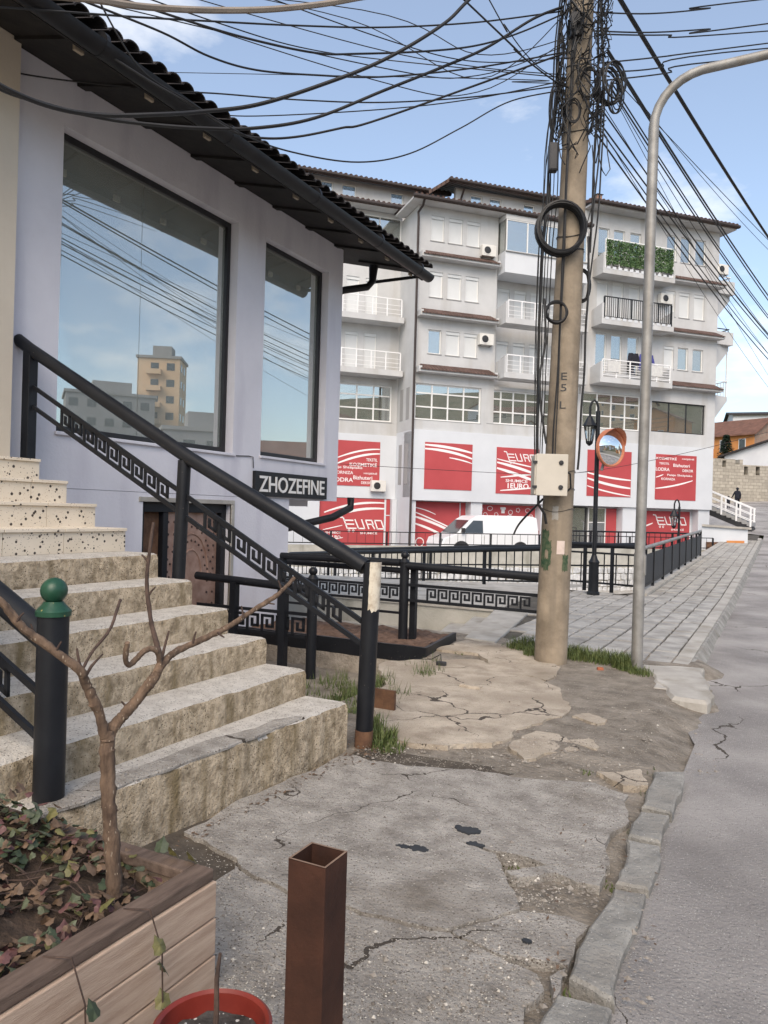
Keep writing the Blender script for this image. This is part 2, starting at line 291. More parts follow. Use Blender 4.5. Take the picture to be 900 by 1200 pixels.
M['curtain'] = mat('vertical_blind', (.78,.78,.74), (.84,.84,.80), 2, .8)
M['room'] = mat('room_wall', (.84,.83,.79), (.88,.87,.83), 1, .9)
M['roomceil'] = mat('room_ceiling', (.80,.77,.66), (.84,.81,.70), 1, .9)
M['floorwood'] = mat('shop_floor', (.74,.72,.68), (.78,.76,.72), 3, .5)
M['towerwall'] = mat('tower_render', (.66,.46,.29), (.74,.54,.36), .3, .9)
M['towergrey'] = mat('tower_grey', (.28,.28,.28), (.34,.34,.34), .3, .9)
M['graffiti'] = mat('green_graffiti', (.02,.06,.03), (.10,.12,.07), 20, .8)
M['paper'] = mat('paper_note', (.55,.45,.40), (.62,.52,.47), 20, .8)
M['brickbit'] = mat('brick_bit', (.30,.09,.045), (.36,.13,.07), 20, .9)
M['metalpanel'] = mat('railing_panel', (.022,.024,.028), (.035,.037,.042), 4, .6)
M['railtop'] = mat('worn_rail_top', (.20,.19,.175), (.32,.31,.29), 6, .5, metal=.3)
# ---------------------------------------------------------------- ground, road, pavements
def zw(y): return .02*max(0, min(y, 46)-17)+max(0, y-46)*.085                        # street climbs beyond the shop
def zr(y): return (-.022 if y < 3.5 else -.022 - .098*min(1, (y-3.5)/5)) + zw(y)
mb = MB(); n = 24
ring = [(700*math.cos(2*math.pi*i/n), 700*math.sin(2*math.pi*i/n), -1.72) for i in range(n)]
mb.add(ring, [tuple(range(n))]); struct(mb.build('ground', M['earth']))
# road: strip with the street's own profile
def strip_sheet(name, xl, xr, ys, zf, m, nx=2):
    b = MB(); vs = []; fs = []
    for y in ys:
        for k in range(nx+1): t = k/nx; vs.append((xl(y)*(1-t)+xr(y)*t, y, zf(y)))
    w = nx+1
    for i in range(len(ys)-1):
        for k in range(nx): fs.append((i*w+k, i*w+k+1, (i+1)*w+k+1, (i+1)*w+k))
    b.add(vs, fs); return struct(b.build(name, m, smooth=True))
ys = [-45+3*i for i in range(16)] + [2+1.0*i for i in range(60)] + [62+3*i for i in range(12)]
strip_sheet('road', lambda y: -.50 if y < 7 else (-.74 if y < 50 else -.74-min(16, (y-50)*1.3)), lambda y: 6.2, ys, zr, M['asphalt'], 3)
b = MB()
for i in range(len(ys)-1):
    y0, y1 = ys[i], ys[i+1]; b.add([(6.2,y0,zr(y0)+.13),(9.2,y0,zr(y0)+.13),(9.2,y1,zr(y1)+.13),(6.2,y1,zr(y1)+.13),(6.2,y0,zr(y0)-.2),(6.2,y1,zr(y1)-.2)], [(0,1,2,3),(4,0,3,5)])
struct(b.build('pavement_opposite', M['palecon']))

def fract(pts, amp, depth):
    for _ in range(depth):
        out = []
        for i in range(len(pts)):
            a, c = Vector(pts[i]), Vector(pts[(i+1) % len(pts)]); d = c-a; out.append((a.x, a.y)); q = (a+c)/2 + Vector((-d.y, d.x))*random.uniform(-amp, amp); out.append((q.x, q.y))
        pts = out
    return pts
KNOWN = []
def snap(pl):
    out = []
    for p in pl:
        for q in KNOWN:
            if abs(p[0]-q[0]) < 7 and abs(p[1]-q[1]) < 7: out.append(q); break
        else: KNOWN.append(p); out.append(p)
    return [p for i, p in enumerate(out) if p != out[i-1]]
def fract2(pts, amp, depth):
    "midpoint displacement that depends only on the edge, so neighbours share one crack line"
    for _ in range(depth):
        out = []
        for i in range(len(pts)):
            a, c = Vector(pts[i]), Vector(pts[(i+1) % len(pts)]); m_ = (a+c)/2; d = c-a; w = noise.noise(Vector((m_.x*37.1, m_.y*41.7, 2)))*amp*1.6
            if (a.x, a.y) > (c.x, c.y): w = -w
            q = m_+Vector((-d.y, d.x))*w; out += [(a.x, a.y), (q.x, q.y)]
        pts = out
    return pts
def px_poly(pl, z=0): return [(G(x, y, z).x, G(x, y, z).y) for x, y in pl]
def shrink(poly, k):
    n = len(poly); ar = sum(poly[i][0]*poly[(i+1)%n][1]-poly[(i+1)%n][0]*poly[i][1] for i in range(n))
    if ar < 0: poly = poly[::-1]
    out = []
    for i in range(n):
        p0, p, p1 = Vector(poly[i-1]), Vector(poly[i]), Vector(poly[(i+1)%n]); d = (p-p0).normalized()+(p1-p).normalized(); d = d.normalized() if d.length > 1e-5 else Vector((1,0))
        out.append((p.x-d.y*k, p.y+d.x*k))
    return out
from mathutils.geometry import delaunay_2d_cdt
def slab(poly, z0, z1):
    n = len(poly); b = MB()
    if sum(poly[i][0]*poly[(i+1)%n][1]-poly[(i+1)%n][0]*poly[i][1] for i in range(n)) < 0: poly = poly[::-1]
    V_, _, F_, *_r = delaunay_2d_cdt([Vector(p) for p in poly], [(i, (i+1) % n) for i in range(n)], [], 1, 1e-5)
    b.add([(v.x, v.y, z1) for v in V_], [tuple(f) for f in F_])
    return b.add([(x,y,z0) for x,y in poly]+[(x,y,z1) for x,y in poly], [(i, (i+1) % n, n+(i+1) % n, n+i) for i in range(n)])
# dirt sheet under and between the broken slabs, with a hollow beside the stair
def hollow(x, y):
    fx = max(0, min(1, (-3.15-x)/.5)); fy = max(0, min(1, (y-4.7)/.25)) * max(0, min(1, (7.62-y)/.05)); return -.24*fx*fy
PC = G(652, 1048)
def pit(x, y):     # dirt stands level in the broken hole and beside the kerb, low in the cracks
    d = math.hypot((x-PC.x)/.34, (y-PC.y)/.34); return max(max(0, min(1, 1.35-d)), max(0, min(1, (x+1.02)/.12)))
def dirtz(x, y):
    q = noise.noise(Vector((x*1.3, y*1.3, 3))); q2 = noise.noise(Vector((x*6, y*6, 9)))
    near = max(0, min(1, (4.4-y)/.8)); edge = max(0, min(1, (x+.75)/.2))
    z = -.012 + .018*q + .010*q2 - near*(.055-.038*pit(x, y))
    if x > -2.6 and 5.0 < y < 8.8: z += .016+.012*noise.noise(Vector((x*2.3, y*2.3, 7)))
    t = max(0, min(1, (x+.86+.22*noise.noise(Vector((x*1.7, y*1.7, 4))))/.42)); t = t*t*(3-2*t)
    if y < 5.15: t = max(0, min(1, (x+.62)/.10))
    lowz = zr(y)-.035 if y < 5.15 else zr(y)-.022+.016*q+.010*q2
    return z*(1-t)+lowz*t + hollow(x, y)
b = MB(); x0, x1, y0, y1, st = -6.0, .02, -.6, 9.4, .06; nx = int((x1-x0)/st); ny = int((y1-y0)/st); vs = []
for j in range(ny+1):
    for i in range(nx+1): x = x0+(x1-x0)*i/nx; y = y0+(y1-y0)*j/ny; vs.append((x, y, dirtz(x, y)))
b.add(vs, [(j*(nx+1)+i, j*(nx+1)+i+1, (j+1)*(nx+1)+i+1, (j+1)*(nx+1)+i) for j in range(ny) for i in range(nx)])
b.box((-6.0,-.6,-1.8), (-.46,9.4,-.42)); struct(b.build('dirt_ground', M['dirt'], smooth=True))
apron = thing('concrete_pavement', '', ''); del apron['label']; del apron['category']; struct(apron)
SL = [
 [(472,897),(550,901),(620,912),(695,917),(738,932),(739,964),(690,950),(635,938),(557,935),(517,915)],
 [(418,886),(437,893),(475,901),(515,918),(555,938),(635,941),(690,953),(738,968),(716,1016),(640,1016),(600,1003),(540,988),(495,974),(450,971),(400,984),(330,1000),(262,990),(226,984),(214,976),(300,931),(400,886)],
 [(228,987),(262,992),(330,1002),(400,986),(450,973),(495,976),(540,990),(582,1003),(590,1022),(606,1050),(611,1068),(575,1080),(528,1093),(480,1087),(408,1066),(336,1048),(296,1030),(276,1009)],
 [(613,1071),(660,1074),(692,1086),(667,1135),(587,1122),(530,1097),(575,1083)],
 [(592,1021),(640,1019),(714,1020),(704,1042),(650,1026),(606,1032)],
 [(270,1010),(290,1032),(334,1052),(408,1070),(480,1091),(525,1099),(583,1127),(632,1143),(640,1163),(615,1205),(560,1330),(380,1560),(120,1560),(120,1250),(180,1090)],
 [(642,1146),(664,1140),(660,1160),(648,1180)],
]
for i, p in enumerate(SL):
    pl = shrink(fract2(px_poly(snap(p)), .13, 3), .0065); slab(pl, -.10, .002+.0017*((i*3) % 7)).build('slab', M['concrete'], apron)
for p in ([(442,846),(458,868),(525,878),(560,874),(590,872),(612,856),(640,846),(668,826),(650,806),(600,790),(560,775),(500,780),(450,800)],
          [(598,880),(611,894),(678,881),(655,862),(628,858)], [(430,838),(452,824),(490,822),(470,836),(440,845)], [(640,868),(690,866),(700,880),(670,872)],
          [(505,762),(545,752),(610,760),(640,800),(560,768)], [(670,842),(690,838),(712,846),(700,852)], [(698,908),(750,905),(760,925),(730,925)], [(452,776),(500,772),(530,790),(455,798)]):
    slab(shrink(fract(px_poly(p), .15, 3), .004), -.08, .010+random.uniform(0, .012)).build('slab', M['plateau'], apron)
MB().box((-6.0,-30,-1.8), (-.72,-.55,0)).build('slab', M['concrete'], apron)
for i, (px, py, rr) in enumerate([(548,975,.055),(557,992,.035),(490,998,.04),(472,995,.03),(617,1106,.016)]):   # tar blots pressed into the slabs
    c = G(px, py); pl = fract([(c.x+rr*math.cos(t)*1.2, c.y+rr*.7*math.sin(t)) for t in [k*math.pi/4 for k in range(8)]], .4, 2); MB().prism(pl, 0, .0137).build('tar_spot', M['tar'], apron)
MB().prism(fract([(-2.95,.2),(-1.12,.2),(-1.16,2.6),(-1.22,3.4),(-1.02,4.62),(-2.4,4.5),(-2.6,2.2)], .03, 2), -.08, -.010).build('crack_soil', M['cracksoil'], apron)
# kerb stones of the near edge
kerb = thing('kerb', '', ''); del kerb['label']; del kerb['category']; struct(kerb)
for p in ([(764,907),(803,907),(789,957),(750,948)], [(748,955),(786,960),(776,993),(734,984)], [(732,986),(775,995),(762,1047),(719,1039)], [(718,1044),(759,1052),(722,1183),(664,1150)], [(650,1168),(720,1186),(676,1300),(590,1280)], [(585,1290),(672,1310),(560,1600),(440,1560)]):
    MB().prism(shrink(fract(px_poly(p), .04, 3), .009), -.2, .020+random.uniform(-.004,.006), inset=.011).build('kerb_stone', M['kerb'], kerb)
MB().prism([(-.72,-30),(-.48,-30),(-.48,.9),(-.72,.9)], -.2, .012, inset=.015).build('kerb_stone', M['kerb'], kerb)
# higher kerb along the paved footway: top strip stones and sloping face stones
y = 7.45; k = 0
while y < 47:
    L = random.uniform(.85, 1.05); a = y+.012; c = min(y+L, 47.2); xs = -.82 - .0*y
    z0, z1 = zw(a), zw(c)
    q = MB(); q.add([(xs-.17,a,z0+.004),(xs,a,z0+.004),(xs,c,z1+.004),(xs-.17,c,z1+.004),(xs-.17,a,-.5),(xs,a,-.5),(xs,c,-.5),(xs-.17,c,-.5)], [(0,1,2,3),(5,4,7,6),(4,5,1,0),(5,6,2,1),(6,7,3,2),(7,4,0,3)])
    q.build('kerb_stone', M['palecon'], kerb, bev=.008)
    r_ = random.uniform(-.012, .012)
    q = MB(); q.add([(xs+.004,a,z0-.006),(xs+.035,a,z0-.012),(xs+.13+r_,a,zr(a)-.05),(xs+.004,c,z1-.006),(xs+.035,c,z1-.012),(xs+.13+r_,c,zr(c)-.05),(xs+.004,a,-.5),(xs+.004,c,-.5)], [(0,1,4,3),(1,2,5,4),(0,6,2,1),(3,4,5,7)])
    q.build('kerb_stone', M['kerb'], kerb); y += L
MB().prism(shrink(fract(px_poly([(752,780),(798,782),(826,784),(836,812),(829,824),(787,818),(767,800)]), .07, 3), 0), -.25, .016, inset=.03).build('kerb_stone', M['palecon'], kerb)
# paved footway
pav = thing('footway', '', ''); del pav['label']; del pav['category']; struct(pav)
fb = MB(); fb.prism([(-3.45,9.06),(-2.35,8.72),(-1.0,7.98),(-1.0,47),(-2.35,47),(-2.35,16.35),(-4.35,16.75),(-4.1,12)], -1.8, -.022)
vs = [(-2.5,y_,zw(y_)-.02) for y_ in range(15, 51, 2)]; vs += [(-.95,y_,zw(y_)-.02) for y_ in range(15, 51, 2)]; fb.add(vs, [(i, i+18, i+19, i+1) for i in range(17)])
fb.build('bedding', M['joint'], pav)
W_, L_ = .28, .37; pm = []
for v in range(4):
    q = MB(); j = [random.uniform(-.006,.006) for _ in range(8)]; w = W_/2-.013; l = L_/2-.013
    q.prism([(-w+j[0],-l+j[1]),(w+j[2],-l+j[3]),(w+j[4],l+j[5]),(-w+j[6],l+j[7])], -.05, 0, inset=.008); pm.append(q.mesh('paver', M['paver']))
pl = []
for r in range(13):
    x = -1.14 - r*W_; off = random.uniform(0, L_); yy = 8.0+off
    while yy < 46:
        ystart = 8.1 + (-.95-x)*.62 if x > -2.4 else 8.95 + (-2.4-x)*.25
        left = -2.40 if yy > 16.2 else -3.0 - (yy-9)*.155
        if yy > ystart+.1 and x-W_/2 > left-.06: pl.append((x+random.uniform(-.004,.004), yy, zw(yy)+random.uniform(-.004,.005)))
        yy += L_
pl.sort(key=lambda p: p[1]); rest = MB()
for i, p in enumerate(pl):
    Mx = T(*p) @ Matrix.Rotation(random.uniform(-.02,.02), 4, 'Z') @ Matrix.Rotation(random.uniform(-.012,.012), 4, 'X')
    if i < 300: link(pm[i % 4], 'paver', pav, Mx)
    else: rest.prism([(-.132,-.177),(.132,-.177),(.132,.177),(-.132,.177)], -.05, 0, Mx, inset=.008)
stuff(rest.build('far_paver', M['paver'], pav))
# pale slabs that step down to the sunken yard
yst = thing('yard_steps', 'three pale concrete slabs stepping down beside the low retaining wall', 'steps')
MB().prism([(-3.46,9.02),(-3.02,8.92),(-3.55,12.2),(-4.08,12.0)], -.6, .012, inset=.012).build('step', M['palecon'], yst)
MB().prism([(-3.82,9.10),(-3.48,9.03),(-4.10,12.0),(-4.45,12.0)], -.7, -.13, inset=.012).build('step', M['palecon'], yst)
MB().prism([(-4.2,9.15),(-3.84,9.11),(-4.47,12.0),(-4.85,12.0)], -.8, -.27, inset=.012).build('step', M['palecon'], yst)
struct(MB().box((-9,7.66,-1.7), (-4.0,12.0,-.42)).build('yard_floor', M['palecon']))
rw = thing('retaining_wall', 'low stained concrete retaining wall behind the soil bed', 'wall')
MB().box((-9,12.003,-1.7), (-4.12,12.25,-.03)).build('wall', M['retain'], rw)
MB().box((-9,11.97,-.03), (-4.10,12.45,.03)).build('coping', M['palecon'], rw, bev=.01)
struct(MB().prism([(-14,12.46),(-4.12,12.46),(-4.38,16.6),(-14,15.2)], -1.7, -.012).build('terrace', M['palecon']))

# ---------------------------------------------------------------- shop building
WX = -5.95; GX = -6.10
shop = thing('shop_building', 'lilac rendered shop with dark tiled eaves and large display windows', 'building')
def openings(b, u0, u1, z0, z1, holes, mk):
    "solid wall panels around rectangular holes; mk(ua,ub,za,zb) adds a box"
    us = sorted({u0, u1, *[h[0] for h in holes], *[h[1] for h in holes]}); us = [u for u in us if u0 <= u <= u1]
    for i in range(len(us)-1):
        a, c = us[i], us[i+1]; hs = sorted((h[2], h[3]) for h in holes if h[0] <= a+1e-6 and h[1] >= c-1e-6); z = z0
        for ha, hb in hs:
            if ha > z+1e-6: mk(a, c, z, ha)
            z = hb
        if z < z1-1e-6: mk(a, c, z, z1)
W1 = (4.91, 7.49, 2.215, 5.035); W2 = (8.05, 9.60, 2.235, 5.045)
b = MB()
openings(b, 4.335, 10.0, 1.69, 5.6, [W1, W2], lambda a, c, z0, z1: b.box((-6.30,a,z0), (WX,c,z1)))
openings(b, 4.335, 8.74, -.6, 1.686, [(6.03, 7.49, -.6, 1.59)], lambda a, c, z0, z1: b.box((-6.30,a,z0), (WX-.003,c,z1)))
openings(b, -12, -6.302, 1.69, 5.6, [(-11.4,-7.0,2.6,4.9)], lambda a, c, z0, z1: b.box((a,9.75,z0), (c,10.0,z1))); b.box((-12,4.8,1.60), (-6.302,9.745,1.90)); b.box((-12,8.5,-.6), (-6.302,8.74,1.598))
b.build('wall', M['lilac'], shop)
MB().box((-12,-10,0), (-5.80,4.33,5.6)).build('side_wall', M['beige'], shop)
b = MB(); b.box((-12,-10,5.6), (-6.3,10,5.72)); openings(b, 4.42, 10.0, 1.9, 5.598, [(4.9,9.5,2.3,4.95)], lambda a, c, z0, z1: b.box((-12.2,a,z0), (-12,c,z1))); b.build('back_wall', M['room'], shop)
f = MB(); [f.box((-12.12,yy-.04,2.3), (-12.05,yy+.04,4.95)) for yy in (4.94,6.45,7.95,9.46)]; [f.box((-12.125,4.9,z_), (-12.045,9.5,z_+.06)) for z_ in (2.30,4.89)]; w = f.build('window', M['frame'], shop); MB().box((-12.09,4.98,2.3), (-12.08,9.42,4.95)).build('pane', M['lampglass'], w)
MB().box((-12,4.42,1.902), (-6.302,9.74,1.96)).build('floor', M['floorwood'], shop)
MB().box((-12,4.42,5.10), (-6.302,9.74,5.18)).build('ceiling', M['roomceil'], shop)
MB().box((-11.85,4.423,1.96), (-6.31,4.435,5.1)).build('inner_wall', M['room'], shop)
for (a, c, z0, z1), mull in ((W1, (6.06,)), (W2, ())):
    f = MB(); t = .065
    f.box((GX-.05,a,z0), (GX+.035,a+t,z1)); f.box((GX-.05,c-t,z0), (GX+.035,c,z1)); f.box((GX-.05,a+t,z0), (GX+.035,c-t,z0+t)); f.box((GX-.05,a+t,z1-t), (GX+.035,c-t,z1))
    w = f.build('window', M['frame'], shop, bev=.004)
    lims = [a+t, *mull, c-t]
    for i in range(len(lims)-1): MB().box((GX-.012,lims[i]+.003,z0+t), (GX-.004,lims[i+1]-.003,z1-t)).build('pane', M['glass'], w)
    MB().box((WX-.14,a-.02,z0-.035), (WX+.03,c+.02,z0-.002)).build('sill', M['lilac'], w, bev=.006)
ew_ = MB(); ew_.box((-11.4,9.85,2.6),(-11.33,9.92,4.9)); ew_.box((-7.07,9.85,2.6),(-7.0,9.92,4.9)); ew_.box((-11.33,9.85,2.6),(-7.07,9.92,2.67)); ew_.box((-11.33,9.85,4.83),(-7.07,9.92,4.9)); ew_.box((-9.24,9.85,2.67),(-9.16,9.92,4.83)); w = ew_.build('window', M['frame'], shop); MB().box((-11.33,9.88,2.67),(-9.24,9.888,4.83)).build('pane', M['glass'], w); MB().box((-9.16,9.88,2.67),(-7.07,9.888,4.83)).build('pane', M['glass'], w)
# eaves: soffit, rafters, gutter, barrel tiles
ED = 10.87; b = MB(); sl = math.tan(R(14))
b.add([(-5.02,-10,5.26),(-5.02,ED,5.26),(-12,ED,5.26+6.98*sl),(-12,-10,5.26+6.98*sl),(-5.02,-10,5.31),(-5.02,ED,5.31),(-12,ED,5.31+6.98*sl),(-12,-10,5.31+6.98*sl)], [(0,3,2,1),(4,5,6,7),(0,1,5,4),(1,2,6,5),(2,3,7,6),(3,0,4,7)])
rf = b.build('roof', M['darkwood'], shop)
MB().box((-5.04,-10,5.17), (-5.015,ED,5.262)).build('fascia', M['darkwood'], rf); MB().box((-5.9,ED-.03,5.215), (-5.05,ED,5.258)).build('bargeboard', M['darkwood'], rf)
rm = MB().box((-.45,-.05,-.03), (.45,.05,0)).mesh('rafter', M['darkwood'])
for i in range(13):
    yy = 10.55-.78*i; r = link(rm, 'rafter', rf, T(-5.53, yy, 5.262+.51*sl) @ Matrix.Rotation(R(14), 4, 'Y'))
    MB().box((-5.10,yy-.045,5.165), (-5.07,yy+.045,5.235)).build('rafter_end', M['rafter'], rf)
g = MB(); vs = []; ns = 10
for yy in (-10, ED+.05):
    for k in range(ns+1): w = math.pi+math.pi*k/ns; vs.append((-4.94+.095*math.cos(w), yy, 5.24+.095*math.sin(w)))
    for k in range(ns, -1, -1): w = math.pi+math.pi*k/ns; vs.append((-4.94+.088*math.cos(w), yy, 5.243+.088*math.sin(w)))
q = 2*(ns+1); g.add(vs, [(k, (k+1) % q, q+(k+1) % q, q+k) for k in range(q)]+[tuple(range(q)), tuple(range(2*q-1, q-1, -1))])
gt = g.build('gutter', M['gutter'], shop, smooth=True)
for yy in (1.2,2.8,4.4,6.0,7.6,9.2,10.5): MB().lathe([(.099,-.02),(.099,.02)], 16, T(-4.94,yy,5.24) @ Matrix.Rotation(R(90),4,'X')).build('bracket', M['gutter'], gt)
MB().tube([(-5.68,10.47,5.36),(-5.69,10.46,5.12),(-5.74,10.40,5.02),(-6.0,10.14,4.93),(-6.1,10.06,4.85),(-6.1,10.06,1.9)], [.075,.055,.055,.055,.055,.055], 12).build('downpipe', M['gutter'], gt, True)
MB().tube([(-5.62,9.85,1.75),(-5.62,9.85,1.60),(-5.72,9.5,1.45),(-6.2,8.8,1.25)], .055, 10).build('drainpipe', M['gutter'], shop, True)
tv = MB(); ns = 8; vs = []
for yy, rad in ((0,.080),(.42,.074)):
    for k in range(ns+1): w = math.pi*k/ns; vs.append((-yy, rad*math.cos(w), rad*math.sin(w)*.62))
    for k in range(ns, -1, -1): w = math.pi*k/ns; vs.append((-yy, (rad-.016)*math.cos(w), (rad-.016)*math.sin(w)*.62))
q = 2*(ns+1); tv.add(vs, [(k, q+k, q+(k+1) % q, (k+1) % q) for k in range(q)]+[tuple(range(q-1,-1,-1)), tuple(range(q, 2*q))])
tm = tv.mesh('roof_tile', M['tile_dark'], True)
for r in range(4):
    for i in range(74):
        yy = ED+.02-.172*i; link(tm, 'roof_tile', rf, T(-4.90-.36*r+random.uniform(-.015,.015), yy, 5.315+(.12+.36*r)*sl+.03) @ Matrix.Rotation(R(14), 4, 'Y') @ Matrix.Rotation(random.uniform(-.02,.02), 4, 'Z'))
b = MB(); b.add([(-6.3,-10,5.42+.34),(-6.3,ED,5.42+.34),(-12,ED,7.16),(-12,-10,7.16)], [(0,1,2,3)]); stuff(b.build('upper_tiles', M['etile2'], rf))
# copper-clad lower door
dr = MB(); dr.box((-6.16,6.03,-.6), (-6.02,6.12,1.59)); dr.box((-6.16,7.40,-.6), (-6.02,7.49,1.59)); dr.box((-6.16,6.12,1.48), (-6.02,7.40,1.59)); dr.box((-6.15,6.42,-.6), (-6.03,6.50,1.48))
do = dr.build('door', M['blackpaint'], shop, bev=.005)
MB().box((-6.14,6.12,-.6), (-6.10,6.42,1.48)).build('side_panel', M['stub'], do)
leaf = MB().box((-6.13,6.50,-.6), (-6.09,7.40,1.48)).build('door_leaf', M['copper'], do)
b = MB()
for yy in (6.56, 6.66, 7.24, 7.34):
    for k in range(14): b.lathe([(.017,0),(.012,.010),(.004,.014)], 6, T(-6.09,yy,-.45+.14*k) @ Matrix.Rotation(R(90),4,'Y'))
for rr in (.42, .30):
    for k in range(13): w = math.pi*k/12; b.lathe([(.015,0),(.01,.01),(.003,.013)], 6, T(-6.09,6.95+rr*math.cos(w)*.85,.75+rr*math.sin(w)*1.35) @ Matrix.Rotation(R(90),4,'Y'))
b.build('studs', M['stud'], do)
for rr in (.36, .22): MB().tube([(-6.088,6.95+rr*math.cos(w)*.85,.75+rr*math.sin(w)*1.35) for w in [math.pi*k/16 for k in range(17)]], .012, 6).build('arch_moulding', M['copper'], do, True)
for t in ((-6.02,5.99,-.6,7.53,1.63),): 
    b = MB(); b.box((WX-.02,5.97,1.59), (WX+.012,7.55,1.64)); b.box((WX-.02,7.49,-.6), (WX+.012,7.55,1.588)); b.build('door_trim', M['palecon'], do, bev=.004)
# name board
sg = thing('name_sign', 'black board with white letters on the lilac shop wall under the narrow window', 'sign', (WX, 8.77, 1.87))
MB().box((.0,-.87,-.16), (.045,.87,.16)).build('board', M['signblack'], sg, bev=.004)
SIDE = Matrix(((0,0,1,0),(1,0,0,0),(0,1,0,0),(0,0,0,1)))
text('ZHOZEFINE', 1.58, .21, M['signwhite'], sg, T(.049,.0,0) @ SIDE, 'lettering', .004, bold=.012)
MB().tube([(-5.94,7.90,2.06),(-5.935,7.88,2.2),(-5.94,7.8,2.205),(-5.94,7.55,2.19)], .006, 5).build('sign_cable', M['cable'], sg).matrix_parent_inverse = T(-WX,-8.77,-1.87)
# shop interior
bl = thing('vertical_blind', 'pale vertical blind hanging inside the display window', 'blind', (-6.42,7.0,0))
for i in range(40): MB().box((-.004,-.036,3.55 if i % 3 else 3.42), (.004,.036,4.95), T(0,-1.45+.098*i,0) @ Matrix.Rotation(.5,4,'Z')).build('slat', M['curtain'], bl)
rk = thing('clothes_rail', 'steel clothes rail with hanging garments inside the shop', 'rail', (-6.85,6.5,1.96))
for s_ in (-.8,.8): MB().tube([(0,s_,0),(0,s_,1.55)], .015, 8).build('post', M['galv'], rk)
MB().tube([(0,-.8,1.55),(0,.8,1.55)], .015, 8).build('bar', M['galv'], rk)
for i in range(9):
    yy = -.65+.16*i; q = MB(); q.add([(-.2,yy,1.35),(.2,yy,1.35),(.24,yy,.55+.1*(i%3)),(-.24,yy,.55+.1*(i%3)),(-.03,yy+.03,1.45),(.03,yy+.03,1.45),(.24,yy+.06,.55+.1*(i%3)),(-.24,yy+.06,.55+.1*(i%3))], [(0,1,2,3),(5,4,7,6),(0,4,5,1),(1,5,6,2),(3,2,6,7),(0,3,7,4)])
    q.build('garment', M[('clothw','cloth','clothb')[i % 3]], rk)
def body(name, pts, edges, rad, mat_, parent=None, sub=2, loc=None, rot=0):
    m = bpy.data.meshes.new(name); m.from_pydata(pts, edges, []); m.materials.append(mat_)
    o = bpy.data.objects.new(name, m); S.collection.objects.link(o); o.parent = parent
    o.modifiers.new('skin', 'SKIN'); sd = o.modifiers.new('sub', 'SUBSURF'); sd.levels = sd.render_levels = sub
    for i, v in enumerate(m.skin_vertices[0].data): r = rad[i]; v.radius = r if isinstance(r, tuple) else (r, r); v.use_root = (i == 0)
    bpy.context.view_layer.update()
    me = bpy.data.meshes.new_from_object(o.evaluated_get(bpy.context.evaluated_depsgraph_get())); o.modifiers.clear(); o.data = me; me.name = name
    me.polygons.foreach_set('use_smooth', [True]*len(me.polygons)); me.materials.clear(); me.materials.append(mat_)
    if loc: o.location = loc
    o.rotation_euler = (0, 0, rot); return o
FIG = [(0,0,.95),(0,0,1.12),(0,0,1.32),(0,0,1.45),(0,0,1.53),(0,.01,1.62),(0,.01,1.72), (.10,0,.90),(.11,0,.50),(.11,-.02,.08),(.11,.10,.03), (-.10,0,.90),(-.11,0,.50),(-.11,-.02,.08),(-.11,.10,.03),
       (.19,0,1.41),(.24,-.01,1.15),(.25,.06,.92),(.25,.09,.80), (-.19,0,1.41),(-.24,-.01,1.15),(-.25,.06,.92),(-.25,.09,.80)]
FED = [(0,1),(1,2),(2,3),(3,4),(4,5),(5,6),(0,7),(7,8),(8,9),(9,10),(0,11),(11,12),(12,13),(13,14),(3,15),(15,16),(16,17),(17,18),(3,19),(19,20),(20,21),(21,22)]
FR = [(.15,.11),(.13,.10),(.17,.11),(.10,.09),.055,(.085,.10),(.075,.085),.09,.065,.045,.045,.09,.065,.045,.045,.06,.045,.035,.04,.06,.045,.035,.04]
for k, (lab, x, yy, cm_) in enumerate([('pale mannequin in a dark top with light collar behind the window', -6.36, 5.28, 'cloth'), ('pale mannequin in a lilac top beside the clothes rail', -6.50, 6.35, 'clothb')]):
    mq = thing('mannequin', lab, 'mannequin', (x, yy, 2.28), R(-90))
    body('figure', FIG, FED, FR, M['mannequin'], mq)
    tp = [p for p in FIG]; body('top', [FIG[0],FIG[1],FIG[2],(0,0,1.43),(.19,0,1.41),(.24,-.01,1.15),(.25,.05,.97),(-.19,0,1.41),(-.24,-.01,1.15),(-.25,.05,.97),(0,0,.72)], [(0,1),(1,2),(2,3),(3,4),(4,5),(5,6),(3,7),(7,8),(8,9),(0,10)], [(.18,.14),(.155,.12),(.19,.13),(.12,.10),.075,.06,.05,.075,.06,.05,(.22,.18)], M[cm_], mq)
    MB().lathe([(.18,-.16),(.18,-.14),(.02,-.13),(.015,.06)], 16).build('stand', M['galv'], mq)

